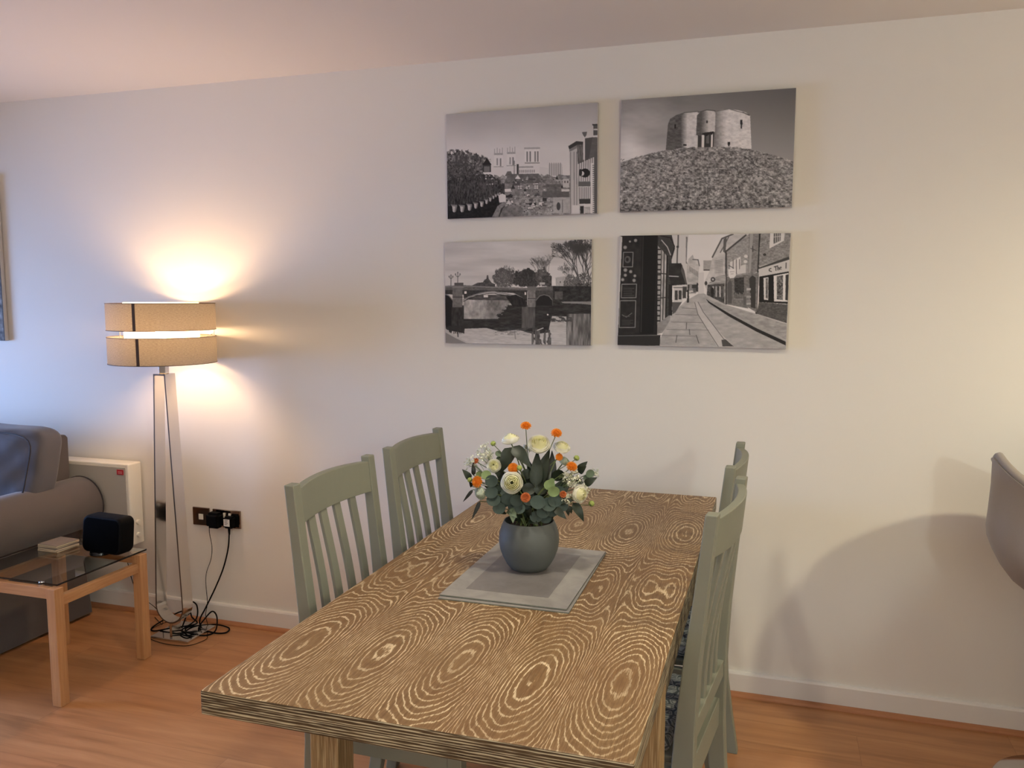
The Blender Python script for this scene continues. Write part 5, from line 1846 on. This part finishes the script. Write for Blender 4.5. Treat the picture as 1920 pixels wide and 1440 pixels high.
# road surface
p.poly([(850, 660), (905, 655), (1120, 765), (1395, 850), (1680, 945), (1680, 1190), (470, 1140), (600, 850), (740, 720)], 158, tex=p.noise(70, 26, 4), amp=44)
p.poly([(905, 660), (930, 690), (1100, 800), (1400, 960), (1668, 1100), (1668, 1145), (1380, 1000), (1080, 820), (925, 720)], 150)
p.poly([(925, 705), (960, 735), (1150, 850), (1400, 985), (1668, 1110), (1668, 1146), (1390, 1012), (1140, 872), (950, 745)], 40)
p.poly([(1100, 770), (1400, 860), (1680, 955), (1668, 1090), (1400, 960), (1130, 830), (950, 720), (1000, 730)], 146, tex=p.noise(50, 16, 3), amp=50)
p.poly([(820, 740), (850, 730), (900, 820), (1000, 960), (1180, 1150), (1030, 1150), (900, 940), (830, 800)], 176, tex=t3, amp=16)
p.line([(820, 740), (850, 850), (930, 980), (1040, 1150)], 6, 92); p.line([(850, 735), (900, 830), (1000, 960), (1090, 1080), (1180, 1150)], 6, 96)
p.poly([(1070, 1090), (1110, 1085), (1180, 1150), (1080, 1150)], 74)
for y_, x0, x1 in ((790, 700, 830), (850, 640, 850), (920, 600, 900), (990, 560, 950), (1045, 510, 830)):
    p.line([(x0, y_), (x1, y_ + 8)], 5, 100, .8)
for pts in ([(745, 930), (742, 985)], [(770, 990), (775, 1040)], [(655, 1045), (645, 1110)], [(835, 1045), (860, 1120)]): p.line(pts, 6, 74)
# left: dark shop and bow window
p.poly([(440, 100), (600, 100), (632, 230), (600, 340), (590, 870), (440, 1030)], 62, tex=t2, amp=30)
p.poly([(500, 105), (560, 110), (610, 200), (600, 290), (560, 240), (510, 150)], 60); p.line([(505, 150), (560, 215), (590, 290)], 9, 170)
p.line([(490, 105), (590, 130), (628, 210), (600, 310)], 8, 30)
p.poly([(462, 190), (500, 240), (492, 950), (455, 960)], 150)
for k in range(15): p.rect(464, 230 + k * 48, 498, 244 + k * 48, 52)
p.poly([(508, 240), (555, 300), (545, 900), (500, 940)], 158, tex=p.noise(30, 60, 2), amp=70)
p.line([(530, 260), (520, 930)], 9, 50); p.line([(455, 460), (555, 470)], 9, 50); p.line([(455, 700), (550, 690)], 9, 50); p.line([(558, 300), (548, 900)], 12, 34)
p.poly([(440, 960), (590, 850), (590, 900), (520, 1020), (440, 1040)], 132, tex=t3, amp=40)
p.poly([(575, 370), (690, 368), (720, 440), (748, 570), (600, 580), (575, 480)], 46, tex=t3, amp=24)
p.line([(580, 490), (665, 495)], 9, 170); p.poly([(700, 380), (745, 560), (735, 570), (690, 440)], 84)
p.rect(575, 570, 608, 860, 40); p.rect(622, 585, 704, 735, 186); p.rect(632, 625, 660, 715, 66); p.rect(668, 625, 696, 710, 66); p.line([(622, 600), (704, 600)], 6, 66)
p.poly([(608, 735), (700, 735), (640, 830), (610, 850)], 84)
p.disc(755, 640, 10, 22, 40); p.rect(746, 655, 766, 740, 46); p.rect(705, 590, 745, 700, 66)
p.rect(738, 640, 750, 700, 190); p.disc(845, 570, 8, 14, 50)
p.rect(90, 95, 470, 1140, 34)
p.poly([(320, 95), (465, 95), (435, 1025), (305, 1030)], 26); p.line([(330, 110), (318, 1010)], 9, 52)
p.poly([(130, 110), (318, 110), (300, 1030), (105, 1030)], 40, tex=p.noise(40, 40, 2), amp=18)
p.poly([(98, 100), (132, 115), (100, 1125), (92, 1125)], 178)
for (a, b, r_) in ((258, 150, 16), (205, 160, 10), (160, 215, 18), (165, 430, 18), (215, 445, 16), (165, 478, 15), (255, 485, 14), (140, 520, 16), (248, 528, 16)):
    p.disc(a, b, r_, r_, 122); p.disc(a, b, r_ * .5, r_ * .5, 150)
for (a, b, c_, d) in ((145, 262, 236, 400), (133, 563, 272, 690), (118, 718, 266, 968)):
    p.line([(a, b), (c_, b), (c_ - 4, d), (a - 4, d), (a, b)], 7, 132)
p.disc(185, 330, 30, 34, 84); p.disc(182, 330, 14, 18, 40)
for k in range(5): p.line([(150, 600 + k * 17), (250 - 20 * (k % 2), 602 + k * 17)], 5, 74)
p.line([(140, 850), (180, 872), (230, 835)], 7, 100); p.line([(150, 862), (210, 866)], 6, 84)
for k in range(4): p.line([(140, 900 + k * 14), (240 - 24 * (k % 2), 902 + k * 14)], 5, 66)
p.poly([(90, 1045), (500, 1040), (495, 1140), (90, 1140)], 44); p.line([(100, 1045), (500, 1042)], 8, 92)
canvas(-.568, .034, 1.3065, 1.712, p, 'black and white canvas of a narrow old shopping street, lower right of the four', radians(.35))

# --- canvas cut by the left edge of the view
p = Pic([(0, 0), (100, 0), (100, 130), (0, 130)], W=120, Hh=150, seed=20)
X, Y = p.X, p.Y
p.I = 150 + (p.noise(50, 30, 3) - .5) * 60
p.I = np.where(Y > 60, 104 + (p.noise(4, 3, 3) - .5) * 170, p.I)
p.I = np.where(X > 98.6, 46, p.I)
o = canvas(-4.17, -3.562, 1.276, 2.06, p, 'black and white canvas cut off by the left edge, above the sofa')
